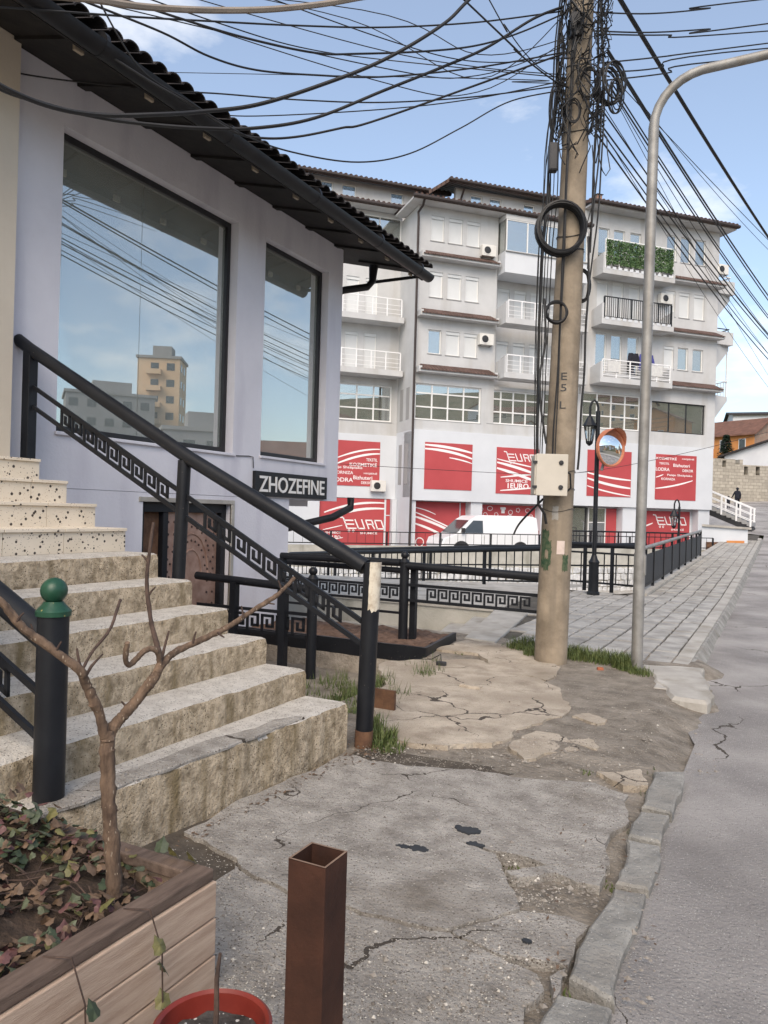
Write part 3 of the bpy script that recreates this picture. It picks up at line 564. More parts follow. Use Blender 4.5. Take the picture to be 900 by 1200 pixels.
# ---------------------------------------------------------------- stair
stair = thing('stair', 'worn concrete stair with speckled terrazzo upper steps climbing to the shop', 'stair')
def jag_x(yy, i): return .016*noise.noise(Vector((yy*3, i*7.1, 0)))+.010*noise.noise(Vector((yy*11, i*3.3, 5)))
for i in range(6):
    xf = -2.47-.33*i; zt = .30+.1785*i; xb = xf-.345; z0 = (-.35 if i == 0 else zt-.22); yA, yB = 2.02, 4.36+.012*random.uniform(-1,1); ny = 60
    vs = []; fs = []
    for j in range(ny+1):
        yy = yA+(yB-yA)*j/ny; e = jag_x(yy, i)*(1.5 if i == 0 else .8); dz = .010*noise.noise(Vector((yy*5, i, 9)))
        skew = -.045*(4.36-yy) if i == 0 else 0
        vs += [(xf+skew+e*.4-.0, yy, z0), (xf+skew+e, yy, zt-.035), (xf+skew+e*1.2-.012, yy, zt-.010+dz), (xf+skew-.045+e, yy, zt+dz*.4), (xb+.02, yy, zt), (xb, yy, zt), (xb, yy, z0)]
    for j in range(ny):
        for k in range(6): fs.append((j*7+k, j*7+k+1, (j+1)*7+k+1, (j+1)*7+k))
    fs += [tuple(range(6,-1,-1)), tuple(ny*7+k for k in range(7))]
    q = MB().add(vs, [f[::-1] for f in fs]); o = q.build('step', M['riser'], stair, smooth=True); o.data.materials.append(M['tread'])
    for p in o.data.polygons: p.material_index = 1 if p.normal.z > .55 else 0
    if i == 0:   # loose mortar skim left along the lowest nosing
        w = MB(); pts = [(2.10,.10),(2.5,.17),(2.9,.14),(3.3,.16),(3.55,.10),(3.75,.13),(3.9,.05)]
        poly = [(xf-.045*(4.36-yy)-.010, yy) for yy, _ in pts] + [(xf-.045*(4.36-yy)-ww, yy) for yy, ww in pts[::-1]]
        w.prism(fract(poly, .05, 2), zt-.01, zt+.008, inset=.006); w.build('mortar_skim', M['concrete'], o)
for i in range(6, 10):
    xf = -2.47-.33*i-.02; zt = .30+.1785*i+.0; zt += .0; b = MB(); yA = 2.02; yB = 4.355
    b.box((-5.95 if i == 9 else xf-.36, yA, .3), (xf-.014, yB-.004, zt-.026)); st_ = b.build('step', M['palecon'], stair)
    cuts = [yA, 2.62+.1*(i%2), 3.3, 3.78+.12*(i%3), yB]
    for j in range(4): MB().box((xf-.012,cuts[j]+.002,zt-.1785), (xf,cuts[j+1]-.002,zt-.026)).build('riser_tile', M['terrazzo'], st_)
    for j in range(4): MB().box((xf-.335,cuts[j]+.002,zt-.024), (xf+.018,cuts[j+1]-.002,zt)).build('tread_tile', M['terrazzo'], st_, bev=.003)
struct(MB().box((-5.95,-10,-.3), (-3.2,2.0,1.9)).build('terrace_block', M['beige']))

# ---------------------------------------------------------------- railings with meander panels
KEY = [(.10,0),(.10,.86),(.80,.86),(.80,.28),(.42,.28),(.42,.60)]
def key_mesh(w, h, slope, th=.016, m='blackpaint', flip=1):
    b = MB(); t = .15
    for (u0, v0), (u1, v1) in zip(KEY, KEY[1:]):
        a0, a1 = min(u0,u1)-t/2, max(u0,u1)+t/2; c0, c1 = min(v0,v1)-t/2, max(v0,v1)+t/2
        if v0 == 0: c0 = 0
        vs = [];
        for yy in (-th/2, th/2):
            for u, v in ((a0,c0),(a1,c0),(a1,c1),(a0,c1)): vs.append((u*w, yy, v*h+slope*u*w))
        b.add(vs, [(0,1,2,3),(7,6,5,4),(0,4,5,1),(1,5,6,2),(2,6,7,3),(3,7,4,0)])
    return b.mesh('meander_motif', M[m])
def bar(p, q, w, h):
    "flat bar with rectangular section between two points"
    p, q = Vector(p), Vector(q); t = (q-p).normalized(); s_ = t.cross(Vector((0,0,1))).normalized()*w/2; u = Vector((0,0,1))*h/2
    vs = [p-s_-u, p+s_-u, p+s_+u, p-s_+u, q-s_-u, q+s_-u, q+s_+u, q-s_+u]
    return MB().add(vs, [(0,1,2,3),(7,6,5,4),(0,4,5,1),(1,5,6,2),(2,6,7,3),(3,7,4,0)])
def ball_post(parent, x, y, z0, z1, r, ballmat='blackpaint', lean=0):
    p = MB().tube([(x,y,z0),(x+lean,y,z1)], r, 20).build('post', M['blackpaint'], parent, True)
    MB().lathe([(r*1.12,0),(r*1.14,.02),(r*.78,.045),(r*.6,.06)], 18, T(x+lean,y,z1)).build('collar', M[ballmat], p, True)
    rb = r*.86; MB().lathe([(max(.001,rb*math.sin(k*math.pi/12)), .05+rb-rb*math.cos(k*math.pi/12)) for k in range(13)], 20, T(x+lean,y,z1)).build('ball_finial', M[ballmat], p, True)
    return p
# far side of the stair
hr = thing('stair_handrail', 'black pipe handrail with meander panels on the wall side of the stair', 'railing')
MB().tube([(-5.96,4.5,2.97),(-5.80,4.5,2.875),(-3.96,4.5,1.905),(-2.62,4.5,1.27),(-2.44,4.5,1.18)], .054, 14).build('top_rail', M['blackpaint'], hr, True)
pz = lambda x: 2.53+(x+5.72)*(.82-2.53)/(5.72-2.46); bz = lambda x: 2.36+(x+5.72)*(.67-2.36)/(5.72-2.46)
bar((-5.74,4.5,pz(-5.74)), (-2.46,4.5,pz(-2.46)), .022, .036).build('panel_rail', M['blackpaint'], hr); bar((-5.74,4.5,bz(-5.74)), (-2.46,4.5,bz(-2.46)), .022, .036).build('panel_rail', M['blackpaint'], hr)
MB().box((-5.84,4.455,1.90), (-5.75,4.545,2.86)).build('post', M['blackpaint'], hr, bev=.006)
MB().tube([(-4.06,4.5,1.0),(-4.03,4.5,1.90)], .05, 14).build('post', M['blackpaint'], hr, True)
bp = MB().tube([(-2.42,4.5,-.1),(-2.385,4.5,1.215)], .058, 20).build('post', M['blackpaint'], hr, True)
MB().tube([(-2.421,4.5,-.1),(-2.415,4.5,.10)], .0605, 20).build('rusty_foot', M['stub'], bp, True)
vs = []; fs = []; k_ = 9; q_ = 14      # worn cream paint on the post
for j in range(q_+1):
    zz = .90+.318*j/q_
    for i in range(k_+1): w = R(-80)+R(120)*i/k_; e = .05*noise.noise(Vector((i*.9, j*.7, 0))); rr = .0592; vs.append((-2.42+.035*(zz+.1)/1.315+rr*math.cos(w+e), 4.5+rr*math.sin(w+e), zz+(.04*noise.noise(Vector((i*1.3,2,0))) if j == 0 else 0)))
MB().add(vs, [(j*(k_+1)+i, j*(k_+1)+i+1, (j+1)*(k_+1)+i+1, (j+1)*(k_+1)+i) for j in range(q_) for i in range(k_)]).build('worn_patch', M['worn'], bp, True)
km = key_mesh(.137, .15, -.522)
for x in [-5.40+.137*i for i in range(9)] + [-3.83+.137*i for i in range(9)]: link(km, 'meander_motif', hr, T(x, 4.5, bz(x)+.012))
# near side of the stair
nr = thing('stair_handrail', 'thick black pipe handrail ending in a post with a green ball', 'railing')
ball_post(nr, -2.71, 2.25, .24, 1.075, .064, 'greenpaint')
MB().tube([(-2.72,2.25,.965),(-4.2,2.25,1.665),(-5.9,2.25,2.50)], .057, 16).build('top_rail', M['blackpaint'], nr, True)
for z in (.72, .53): bar((-2.74,2.25,z), (-5.9,2.25,z+3.16*.47), .022, .032).build('panel_rail', M['blackpaint'], nr)
km = key_mesh(.137, .175, -.47)
for i in range(12): x = -3.10-.137*i; link(km, 'meander_motif', nr, T(x, 2.25, .545+(-2.74-x)*.47-.0))
# yard railings
r1 = thing('yard_railing', 'black yard railing with meander panel running from the copper door to a ball post', 'railing')
ball_post(r1, -4.40, 6.95, -.35, .80, .055)
MB().tube([(-5.95,6.9,.76),(-4.45,6.95,.70)], .045, 12).build('top_rail', M['blackpaint'], r1, True)
MB().box((-5.45,6.87,-.35), (-5.37,6.95,.72)).build('post', M['blackpaint'], r1); MB().box((-4.78,6.87,-.35), (-4.70,6.95,.68)).build('post', M['blackpaint'], r1)
for z in (.43, .19): bar((-5.95,6.92,z), (-4.45,6.95,z), .02, .035).build('panel_rail', M['blackpaint'], r1)
km = key_mesh(.2, .20, 0)
for i in range(7): link(km, 'meander_motif', r1, T(-5.85+.2*i, 6.925, .205))
r2 = thing('yard_railing', 'black yard railing with meander band from shop corner to the soil bed', 'railing')
MB().tube([(-5.68,8.2,.95),(-3.97,8.2,.955)], .045, 12).build('top_rail', M['blackpaint'], r2, True); MB().tube([(-5.9,8.4,.86),(-3.97,8.24,.86)], .035, 12).build('lower_rail', M['blackpaint'], r2, True)
MB().box((-5.70,8.16,-.4), (-5.62,8.24,.92)).build('post', M['blackpaint'], r2)
for z in (.68, .50, .36): bar((-5.66,8.2,z), (-3.97,8.2,z), .02, .03).build('panel_rail', M['blackpaint'], r2)
km = key_mesh(.14, .145, 0)
for i in range(12): link(km, 'meander_motif', r2, T(-5.66+.14*i, 8.2, .525))
r3 = thing('yard_railing', 'black railing with meander band between the soil bed and the concrete pole', 'railing')
ball_post(r3, -3.92, 8.2, -.1, .95, .055); MB().box((-3.86,8.24,-.1), (-3.79,8.31,.9)).build('post', M['blackpaint'], r3)
MB().tube([(-3.9,8.2,.925),(-2.30,8.2,.89)], .048, 12).build('top_rail', M['blackpaint'], r3, True)
for z in (.70, .52): bar((-3.86,8.2,z), (-2.3,8.2,z-.01), .02, .035).build('panel_rail', M['blackpaint'], r3)
for i in range(9): link(km, 'meander_motif', r3, T(-3.63+.14*i, 8.2, .538-.001*i))
# soil bed with black steel edging
bed = thing('soil_bed', 'reddish soil bed framed by black steel edging behind the stair', 'planter')
b = MB(); b.box((-5.9,7.62,-.30), (-3.36,7.66,.09)); b.build('edging', M['blackpaint'], bed)
MB().prism([(-3.40,7.661),(-3.36,7.661),(-3.50,8.85),(-3.54,8.85)], -.1, .09).build('edging', M['blackpaint'], bed)
vs = []; nx, ny = 46, 24
for j in range(ny+1):
    for i in range(nx+1):
        x = -5.9+2.47*i/nx-.0; yy = 7.665+1.2*j/ny; x -= .13*(j/ny)*(i/nx); vs.append((x, yy, .055+.045*noise.noise(Vector((x*5,yy*5,0)))+.025*noise.noise(Vector((x*14,yy*14,4)))))
MB().add(vs, [(j*(nx+1)+i, j*(nx+1)+i+1, (j+1)*(nx+1)+i+1, (j+1)*(nx+1)+i) for j in range(ny) for i in range(nx)]).box((-5.9,8.75,-.5),(-3.5,8.86,.02)).build('soil', M['redsoil'], bed, True)
tag(MB().box((-2.84,5.32,-.2), (-2.60,5.35,.17)).build('rusty_sheet', M['stub']), 'small rusty steel sheet holding back grass beside the stair foot', 'sheet')
# ---------------------------------------------------------------- foreground: planter, sapling, ivy, pot, steel tube
pb = thing('wooden_planter', 'pale plank planter with dark rim full of ivy below the stair', 'planter')
PX0, PX1, PY0, PY1, PZ = -2.62, -1.56, .45, 1.95, .40
for k in range(3):
    z0 = .01+.118*k; MB().box((PX1-.028,PY0,z0), (PX1-.002*k,PY1,z0+.113)).build('plank', M['plank'], pb, bev=.004); MB().box((PX0,PY1-.027,z0), (PX1-.03,PY1-.001,z0+.113)).build('plank', M['plank'], pb, bev=.004)
for a, c in (((PX1-.085,PY0,.362),(PX1-.012,PY1-.005,PZ)), ((PX0,PY1-.07,.362),(PX1-.087,PY1-.007,PZ))): MB().box(a, c).build('rim', M['plankdark'], pb, bev=.006)
vs = []; nx, ny = 40, 60
for j in range(ny+1):
    for i in range(nx+1):
        x = PX0+(PX1-.08-PX0)*i/nx; yy = PY0+(PY1-.07-PY0)*j/ny; vs.append((x, yy, .315+.10*max(0, min(1,(-1.75-x)/.6))+.03*noise.noise(Vector((x*6,yy*6,2)))+.012*noise.noise(Vector((x*25,yy*25,4)))))
def soilz(x, yy): return .315+.10*max(0, min(1,(-1.75-x)/.6))+.03*noise.noise(Vector((x*6,yy*6,2)))
MB().add(vs, [(j*(nx+1)+i, j*(nx+1)+i+1, (j+1)*(nx+1)+i+1, (j+1)*(nx+1)+i) for j in range(ny) for i in range(nx)]).build('soil', M['soil'], pb, True)
def leaf_mesh(mt, s):
    lob = [(0,-.42),(.24,-.46),(.46,-.30),(.40,-.06),(.42,.16),(.24,.26),(0,.60),(-.24,.26),(-.42,.16),(-.40,-.06),(-.46,-.30),(-.24,-.46)]
    vs = [(0,0,.0)]+[(x*s, y*s, -.28*s*abs(x)-.12*s*y*y+random.uniform(-.05,.05)*s) for x, y in lob]
    return MB().add(vs, [(0,i,i % 12+1) for i in range(1,13)]).mesh('leaf', mt)
LM = [leaf_mesh(M['leaf%d' % k], s) for k in range(5) for s in (.034,.052)]
ivy = thing('ivy', 'green and wine-red ivy creeping over the planter soil', 'ivy', (-2.05,1.3,.32)); loc_inv = T(2.05,-1.3,-.32)
st_ = MB()
for i in range(60):
    x = random.uniform(PX0+.05,PX1-.12); yy = random.uniform(.75,PY1-.12); a = random.uniform(0,6.28); pts = []
    for k in range(6): pts.append((x, yy, soilz(x, yy)+.015+.03*random.random())); x += .06*math.cos(a); yy += .06*math.sin(a); a += random.uniform(-.5,.5)
    st_.tube([p for p in pts if p[0] < PX1-.05 and p[1] < PY1-.05] or pts[:2], .0022, 5)
for p0 in ((-1.63,1.62),(-1.63,1.35)):
    st_.tube([(p0[0],p0[1],.40),(p0[0]+.08,p0[1]+.02,.41),(p0[0]+.12,p0[1]+.03,.30),(p0[0]+.11,p0[1]+.05,.12)], .0025, 5)
o = st_.build('stem', M['barkd'], ivy); o.matrix_parent_inverse = loc_inv
cnt = 0; extras = [MB() for _ in range(5)]
for i in range(2600):
    x = random.uniform(PX0+.02,PX1-.10); yy = random.uniform(.6,PY1-.05)
    cl = noise.noise(Vector((x*4,yy*4,7)))
    if cl < -.16 and random.random() < .75: continue
    right = x > -1.85 and yy > 1.45
    if right and random.random() < .55: continue
    kk = random.choices([0,1,2,3,4], [2.6 if x < -2.1 else .9, 1.1, 4.2, 2.4 if yy < 1.5 else 1.2, 1.3])[0]
    if cnt < 300 and not (x > -1.66 and yy < .8): pass
    hz = soilz(x, yy)+random.uniform(.008,.06)*(1.2+cl)
    Mx = T(x,yy,hz) @ Matrix.Rotation(random.uniform(0,6.28),4,'Z') @ Matrix.Rotation(random.gauss(.35,.35),4,'X') @ Matrix.Rotation(random.gauss(0,.3),4,'Y')
    if cnt < 300 and yy > .9: link(LM[kk*2+random.randint(0,1)], 'leaf', ivy, loc_inv @ Mx); cnt += 1
    elif cnt >= 300: extras[kk].add([v.co for v in LM[0].vertices], [tuple(p.vertices) for p in LM[0].polygons], Mx @ Matrix.Scale(random.uniform(.7,1.2),4))
for p in ((-1.50,1.63,.33),(-1.51,1.66,.25),(-1.50,1.40,.28),(-1.53,1.38,.16),(-1.52,1.67,.15),(-1.66,1.94,.42),(-1.72,1.92,.43),(-1.8,1.95,.42)):
    link(LM[random.choice([1,3,9])], 'leaf', ivy, loc_inv @ T(*p) @ Matrix.Rotation(random.uniform(0,6),4,'Z') @ Matrix.Rotation(1.0,4,'X'))
for q, ex_ in enumerate(extras): o = ex_.build('foliage', M['leaf%d' % q], ivy); o.matrix_parent_inverse = loc_inv; stuff(o)
# bare sapling
sap = thing('sapling', 'bare young tree with forked brown branches rising from the ivy planter', 'tree', tuple(G(133,1035,.36)))
inv = sap.location.copy()
def branch(pl, f0, f1, r0, r1, mt='bark', name='branch', n=9):
    P = []; k = len(pl)
    for i, (x, yy) in enumerate(pl): P.append(at(x, yy, f0+(f1-f0)*i/(k-1))-inv)
    Q = []; RR = []
    for i in range(k-1):
        m = 9
        for j in range(m):
            t = j/m; p0, p1, p2, p3 = P[max(i-1,0)], P[i], P[i+1], P[min(i+2,k-1)]
            q = .5*((2*p1)+(p2-p0)*t+(2*p0-5*p1+4*p2-p3)*t*t+(3*p1-p0-3*p2+p3)*t**3); s_ = (i+t)/(k-1); rr = r0+(r1-r0)*s_
            Q.append(q+Vector((random.uniform(-1,1),random.uniform(-1,1),random.uniform(-1,1)))*rr*.10); RR.append(rr*(1+.20*noise.noise(q*28)+(.13 if random.random() < .06 else 0)))
    Q.append(P[-1]); RR.append(r1); return MB().tube(Q, RR, n).build(name, M[mt], sap, True)
F0 = 2.33
branch([(134,1050),(131,985),(127,930),(126,880),(125,856)], F0, F0, .0235, .0215, name='trunk', n=12)
branch([(126,872),(117,838),(107,815),(99,797),(92,784),(53,755),(27,736),(0,704),(-40,672)], F0, 2.15, .0165, .0105)
branch([(126,874),(131,856),(145,838),(160,821),(176,800),(184,789),(188,779)], F0, 2.42, .0175, .0155)
branch([(186,784),(200,768),(213,760),(240,748),(268,734),(300,713),(325,697),(345,677)], 2.42, 2.75, .0125, .0068)
branch([(187,780),(186,765),(181,745),(176,723),(172,680),(176,640),(180,612)], 2.42, 2.5, .0105, .0045, 'barkd')
branch([(187,778),(185,765),(178,760),(168,764),(155,777),(150,779),(147,771),(149,753)], 2.42, 2.3, .010, .0075)
branch([(189,774),(193,758),(198,739)], 2.43, 2.46, .006, .003, 'barkd'); branch([(97,790),(93,776),(90,760)], 2.27, 2.3, .006, .003, 'barkd'); branch([(100,793),(108,780),(121,766)], 2.27, 2.3, .006, .0025, 'barkd')
branch([(96,786),(108,764),(123,746),(131,733),(136,718),(141,703)], 2.27, 2.5, .004, .005, 'barkd')
for px, py, dx, dy, f in ((40,745,-4,-14,2.22),(66,764,6,-12,2.22),(20,728,8,-10,2.18),(108,818,-9,-8,2.3),(150,832,-8,-10,2.38),(172,806,10,-6,2.4),(226,754,4,-14,2.5),(255,741,8,6,2.55),(285,724,-2,-14,2.62),(312,706,10,2,2.68),(330,692,-4,-12,2.72),(173,700,9,-12,2.47),(174,660,-8,-10,2.49),(129,955,9,-6,2.33),(124,905,-9,-8,2.33)):
    branch([(px,py),(px+dx*.5,py+dy*.6),(px+dx,py+dy)], f, f, .0042, .0022, 'barkd', 'bud', 6)
# red pot
pot = thing('flower_pot', 'red plastic flower pot with potting soil and a dead stick', 'pot', (-1.185,1.475,-.035))
MB().lathe([(.10,0),(.105,.01),(.128,.28),(.140,.285),(.144,.335),(.136,.340),(.128,.333),(.124,.26),(.10,.2)], 36, cap=False).build('pot', M['redpot'], pot, True)
vs = [(0,0,.292)]; 
for r_ in range(1,7):
    for k in range(24): w = 2*math.pi*k/24; rr = .0207*r_; vs.append((rr*math.cos(w), rr*math.sin(w), .288+.012*noise.noise(Vector((rr*40*math.cos(w), rr*40*math.sin(w), 1)))))
fs = [(0,1+k,1+(k+1)%24) for k in range(24)]+[(1+r_*24+k, 1+(r_+1)*24+k, 1+(r_+1)*24+(k+1)%24, 1+r_*24+(k+1)%24) for r_ in range(5) for k in range(24)]
MB().add(vs, fs).build('soil', M['perlite'], pot, True)
MB().tube([(0.005,.0,.27),(.004,.01,.36),(.0,.012,.44),(.002,.02,.50)], [.008,.007,.006,.004], 8).build('stick', M['barkd'], pot, True)
# rusty square tube bollard
tb = thing('steel_bollard', 'rusty open square steel tube standing on the cracked pavement', 'bollard', (-.93,1.525,0))
b = MB(); s_ = .05; q = .0445; vs = []
for z in (-.05,.75):
    vs += [(-s_,-s_,z),(s_,-s_,z),(s_,s_,z),(-s_,s_,z)]
for z in (.75,.02): vs += [(-q,-q,z),(q,-q,z),(q,q,z),(-q,q,z)]
fs = [(0,1,5,4),(1,2,6,5),(2,3,7,6),(3,0,4,7)]+[(8,9,13,12)[::-1],(9,10,14,13)[::-1],(10,11,15,14)[::-1],(11,8,12,15)[::-1],(12,13,14,15)]
b.add(vs, fs).build('tube', M['rust'], tb, bev=.0025)
MB().add([(-s_,-s_,.7515),(s_,-s_,.7515),(s_,s_,.7515),(-s_,s_,.7515),(-q,-q,.7515),(q,-q,.7515),(q,q,.7515),(-q,q,.7515)], [(0,1,5,4),(1,2,6,5),(2,3,7,6),(3,0,4,7)]).build('cut_edge', M['rustedge'], tb)

# ---------------------------------------------------------------- utility pole
PB = G(645, 776); LEAN = Vector((.019, .004, 0))
pole = thing('utility_pole', 'round concrete utility pole wrapped in black cables on the grass strip', 'pole', (PB.x, PB.y, 0))
def pr(z): return .172-.0068*z
MB().tube([(LEAN.x*z, LEAN.y*z, z) for z in (-.3,0,.5,1.5,3,4.5,6,7.5,8.6)], [pr(z) for z in (-.3,0,.5,1.5,3,4.5,6,7.5,8.6)], 28).build('shaft', M['polecon'], pole, True)
def pp(z, ang, ex=.0):  # a point on the pole's skin
    r_ = pr(z)+ex; return Vector((LEAN.x*z+r_*math.cos(ang), LEAN.y*z+r_*math.sin(ang), z))
FA = math.atan2(-PB.y, -PB.x)       # bearing of the street side facing the stair foot
RA = FA+R(90)
for z in (1.62,1.83,2.02,4.35,4.5,5.6,6.3,6.7):
    MB().tube([pp(z+.02*math.sin(k*.6), 2*math.pi*k/24, .006) for k in range(25)], .005 if z > 3 else .003, 5).build('strap', M['cable'], pole)
# embossed numerals, notice, graffiti
for z, t_ in ((3.02,'E'),(2.90,'5'),(2.72,'L')): 
    c = pp(z, FA, .001); text(t_, .06, .075, M['dark'], pole, Matrix.Translation(c) @ Matrix.Rotation(FA+R(90),4,'Z') @ FRONT, 'numeral', .003)
def skin_patch(z0, z1, a0, a1, m, name, ex=.003, jag=0):
    vs = []; na, nz = 8, 8
    for j in range(nz+1):
        for i in range(na+1): jz = jag*noise.noise(Vector((i*.8,j*.8,z0*9))); ja = jag*3*noise.noise(Vector((i*.8,j*.8,z0*9+5))); vs.append(pp(z0+(z1-z0)*j/nz+jz, a0+(a1-a0)*i/na+ja, ex))
    return MB().add(vs, [(j*(na+1)+i, j*(na+1)+i+1, (j+1)*(na+1)+i+1, (j+1)*(na+1)+i) for j in range(nz) for i in range(na)]).build(name, m, pole, True)
skin_patch(1.16,1.30,FA+.05,FA+.55,M['paper'],'notice',.004)
for a0,a1,z0,z1 in ((-1.1,-.75,1.02,1.42),(-.78,-.45,.98,1.12),(-.75,-.5,1.2,1.4),(-.5,-.3,1.05,1.3),(.45,.85,.98,1.16)): skin_patch(z0,z1,FA+a0,FA+a1,M['graffiti'],'graffiti',.0025,.03)
skin_patch(1.52,1.66,FA-.35,FA+.05,M['palecon'],'torn_notice',.003,.015)
# cables running down the pole
random.seed(11)
def drop(a, z0, z1, ex, r_, wob=.03, n=22):
    pts = []
    for k in range(n+1):
        z = z0+(z1-z0)*k/n; e = ex*(.4+.6*math.sin(math.pi*k/n))+.02; pts.append(pp(z, a+wob*3*noise.noise(Vector((z*.9, a*5, r_*900))), e+.015+.03*noise.noise(Vector((z*1.4,a*3,1)))))
    return MB().tube(pts, r_, 6).build('down_cable', M['cable'], pole, True)
for k in range(9): drop(FA-R(88)+random.uniform(-.45,.35), 7.6-random.random()*1.2, 2.0-random.random()*.3, random.uniform(.0,.16), random.choice([.005,.006,.008,.010]), .06)
for k in range(3): drop(FA-R(20)+random.uniform(-.25,.35), 6.9, 2.02, .04, random.choice([.006,.009]))
for k in range(4): drop(FA+R(85)+random.uniform(-.3,.3), 7.2, 4.4-random.random()*.8, random.uniform(.03,.12), .009)
drop(FA+R(70), 4.5, 2.05, .03, .012)
def coil(c, rx, rz, n, rt, tilt, name='cable_coil', spread=.02):
    b = MB()
    for k in range(n):
        oy = random.uniform(-spread,spread); ph = random.uniform(0,6); e1 = random.uniform(-.02,.02); e2 = random.uniform(-.02,.02)
        b.tube([(c.x+(rx+e1)*math.cos(ph+w)*math.cos(tilt)+oy*math.sin(tilt), c.y+(rx+e1)*math.cos(ph+w)*math.sin(tilt)-oy*math.cos(tilt), c.z+(rz+e2)*math.sin(ph+w)) for w in [2*math.pi*i/28 for i in range(29)]], rt, 5)
    return b.build(name, M['cable'], pole, True)
FV = Vector((math.cos(FA), math.sin(FA), 0)); RV = Vector((-FV.y, FV.x, 0))*1
def fp(px, py, ex=.04): # a point in front of the pole, seen near pixel
    return at(px, py, (PB.x*-sY+PB.y*cY)-.19-ex)-Vector((PB.x,PB.y,0))
TL = math.atan2(sY, cY)
coil(fp(657,268), .235, .255, 24, .010, TL, spread=.07); coil(fp(652,366), .095, .11, 6, .009, TL)
q = fp(682,335,-.22); coil(q, .075, .17, 6, .009, TL)
coil(fp(716,98,-.1), .13, .20, 7, .009, TL+.3, spread=.09); coil(fp(722,112,-.1), .07, .17, 5, .007, TL, spread=.06); coil(fp(690,95), .10, .16, 5, .007, TL-.3, spread=.06); coil(fp(672,130), .06, .11, 3, .008, TL); coil(fp(652,130,-.1), .08, .3, 4, .006, TL+.5, spread=.06)
tang = MB()
for k in range(95):      # tangle of tail ends and splices round the pole head
    a = FA+random.uniform(-1.7,2.0); z = random.uniform(5.7,7.3); pts = []
    for i in range(9): pts.append(pp(z, a, .03+random.uniform(0,.17)*(1 if math.cos(a-FA-1.2) > -.2 else .4))); z += random.uniform(-.19,.10); a += random.uniform(-.4,.4)
    tang.tube(pts, random.choice([.004,.006,.008]), 5)
tang.build('cable_tangle', M['cable'], pole, True)
for px, py, w, h in ((648,185,.05,.30),(676,30,.07,.25)):
    c = fp(px, py, -.08 if px < 660 else 0); MB().box((-w,-.05,-h/2), (w,.05,h/2), Matrix.Translation(c) @ Matrix.Rotation(TL,4,'Z')).build('splice_box', M['dark'], pole, bev=.02)
arm = MB(); zc = 7.5
for sgn in (1,-1): arm.box((-.75,-.04,zc-.04), (.75,.04,zc+.04), T(LEAN.x*zc,LEAN.y*zc,0) @ Matrix.Rotation(TL+.1,4,'Z') @ T(0,sgn*.21,0))
arm.build('crossarm', M['galv'], pole)
# beige meter cabinet strapped to the pole
cb = thing('meter_cabinet', 'beige metal cabinet with two black locks strapped to the utility pole', 'cabinet', tuple(fp(643,557,.10)+Vector((PB.x,PB.y,0))), TL)
MB().box((-.165,-.09,-.205), (.165,.10,.205)).build('case', M['boxgrey'], cb, bev=.012)
dc = MB().box((-.150,-.108,-.212), (.172,-.092,.212)).build('door', M['boxgrey'], cb, bev=.006)
for z in (.125,-.125):
    MB().lathe([(.024,0),(.024,.012),(.010,.014)], 12, T(.10,-.108,z) @ Matrix.Rotation(R(90),4,'X')).build('lock', M['dark'], dc); MB().box((-.185,-.112,z-.014), (-.140,-.088,z+.014)).build('hinge', M['dark'], cb)
MB().tube([(-.10,0,-.2),(-.10,0,-.30),(-.02,.05,-.40),(.0,.06,-.5)], .014, 8).build('conduit', M['cable'], cb, True); MB().tube([(.16,-.02,.05),(.22,0,.02),(.24,.04,-.12),(.17,.06,-.2)], .010, 6).build('conduit', M['cable'], cb, True)
# ---------------------------------------------------------------- aerial cables
fP = PB.x*-sY+PB.y*cY
def cable(pl, f0, f1, r_, label, m='cable', end0=None, end1=None, group='aerial cables'):
    P = [at(x, yy, f0+(f1-f0)*i/(len(pl)-1)) for i, (x, yy) in enumerate(pl)]
    if end0: P = [Vector(end0)]+P
    if end1: P = P+[Vector(end1)]
    Q = []; k = len(P)
    for i in range(k-1):
        for j in range(8):
            t = j/8; p0, p1, p2, p3 = P[max(i-1,0)], P[i], P[i+1], P[min(i+2,k-1)]; Q.append(.5*((2*p1)+(p2-p0)*t+(2*p0-5*p1+4*p2-p3)*t*t+(3*p1-p0-3*p2+p3)*t**3))
    Q.append(P[-1]); return tag(MB().tube(Q, r_, 6).build('aerial_cable', M[m], None, True), label, 'cable', group)
fl = 'thin black cable stretched from the utility pole towards the shop roof'
thk = 'twisted black service cable looping from the pole to the shop front wall'
cable([(-60,-14),(95,-2),(170,8),(250,12),(330,10),(412,-1),(480,-20)], 4.6, 6.5, .022, 'thick grey conduit cable sagging above the shop roof', 'cablegrey', end1=at(688,-95,fP))
cable([(-60,4),(50,12),(160,20),(250,25),(350,30),(450,32),(560,26),(660,13)], 5.2, fP, .008, fl)
cable([(60,-14),(100,2),(190,38),(245,66),(300,82),(370,88),(450,90),(560,79),(668,60)], 5.4, fP, .009, fl)
cable([(90,-20),(200,18),(290,45),(370,62),(420,63),(500,60),(560,53),(610,38),(665,14)], 5.4, fP, .009, fl)
cable([(140,-14),(250,25),(350,55),(450,70)], 6.2, 9.0, .006, fl, end1=at(700,95,fP))
cable([(100,-30),(160,75),(220,118),(290,160),(350,180),(420,190),(480,180),(540,150),(600,118),(672,104)], 5.6, fP, .007, fl)
cable([(-60,70),(60,92),(200,106),(260,110),(350,117),(450,120),(560,113),(672,98)], 6.5, fP, .007, fl)
cable([(-40,118),(120,128),(230,132),(300,136),(450,128),(560,115),(672,92)], 8.2, fP, .006, fl)
cable([(560,92),(600,96),(668,98)], 11.5, fP, .006, fl, end0=at(-60,80,17))
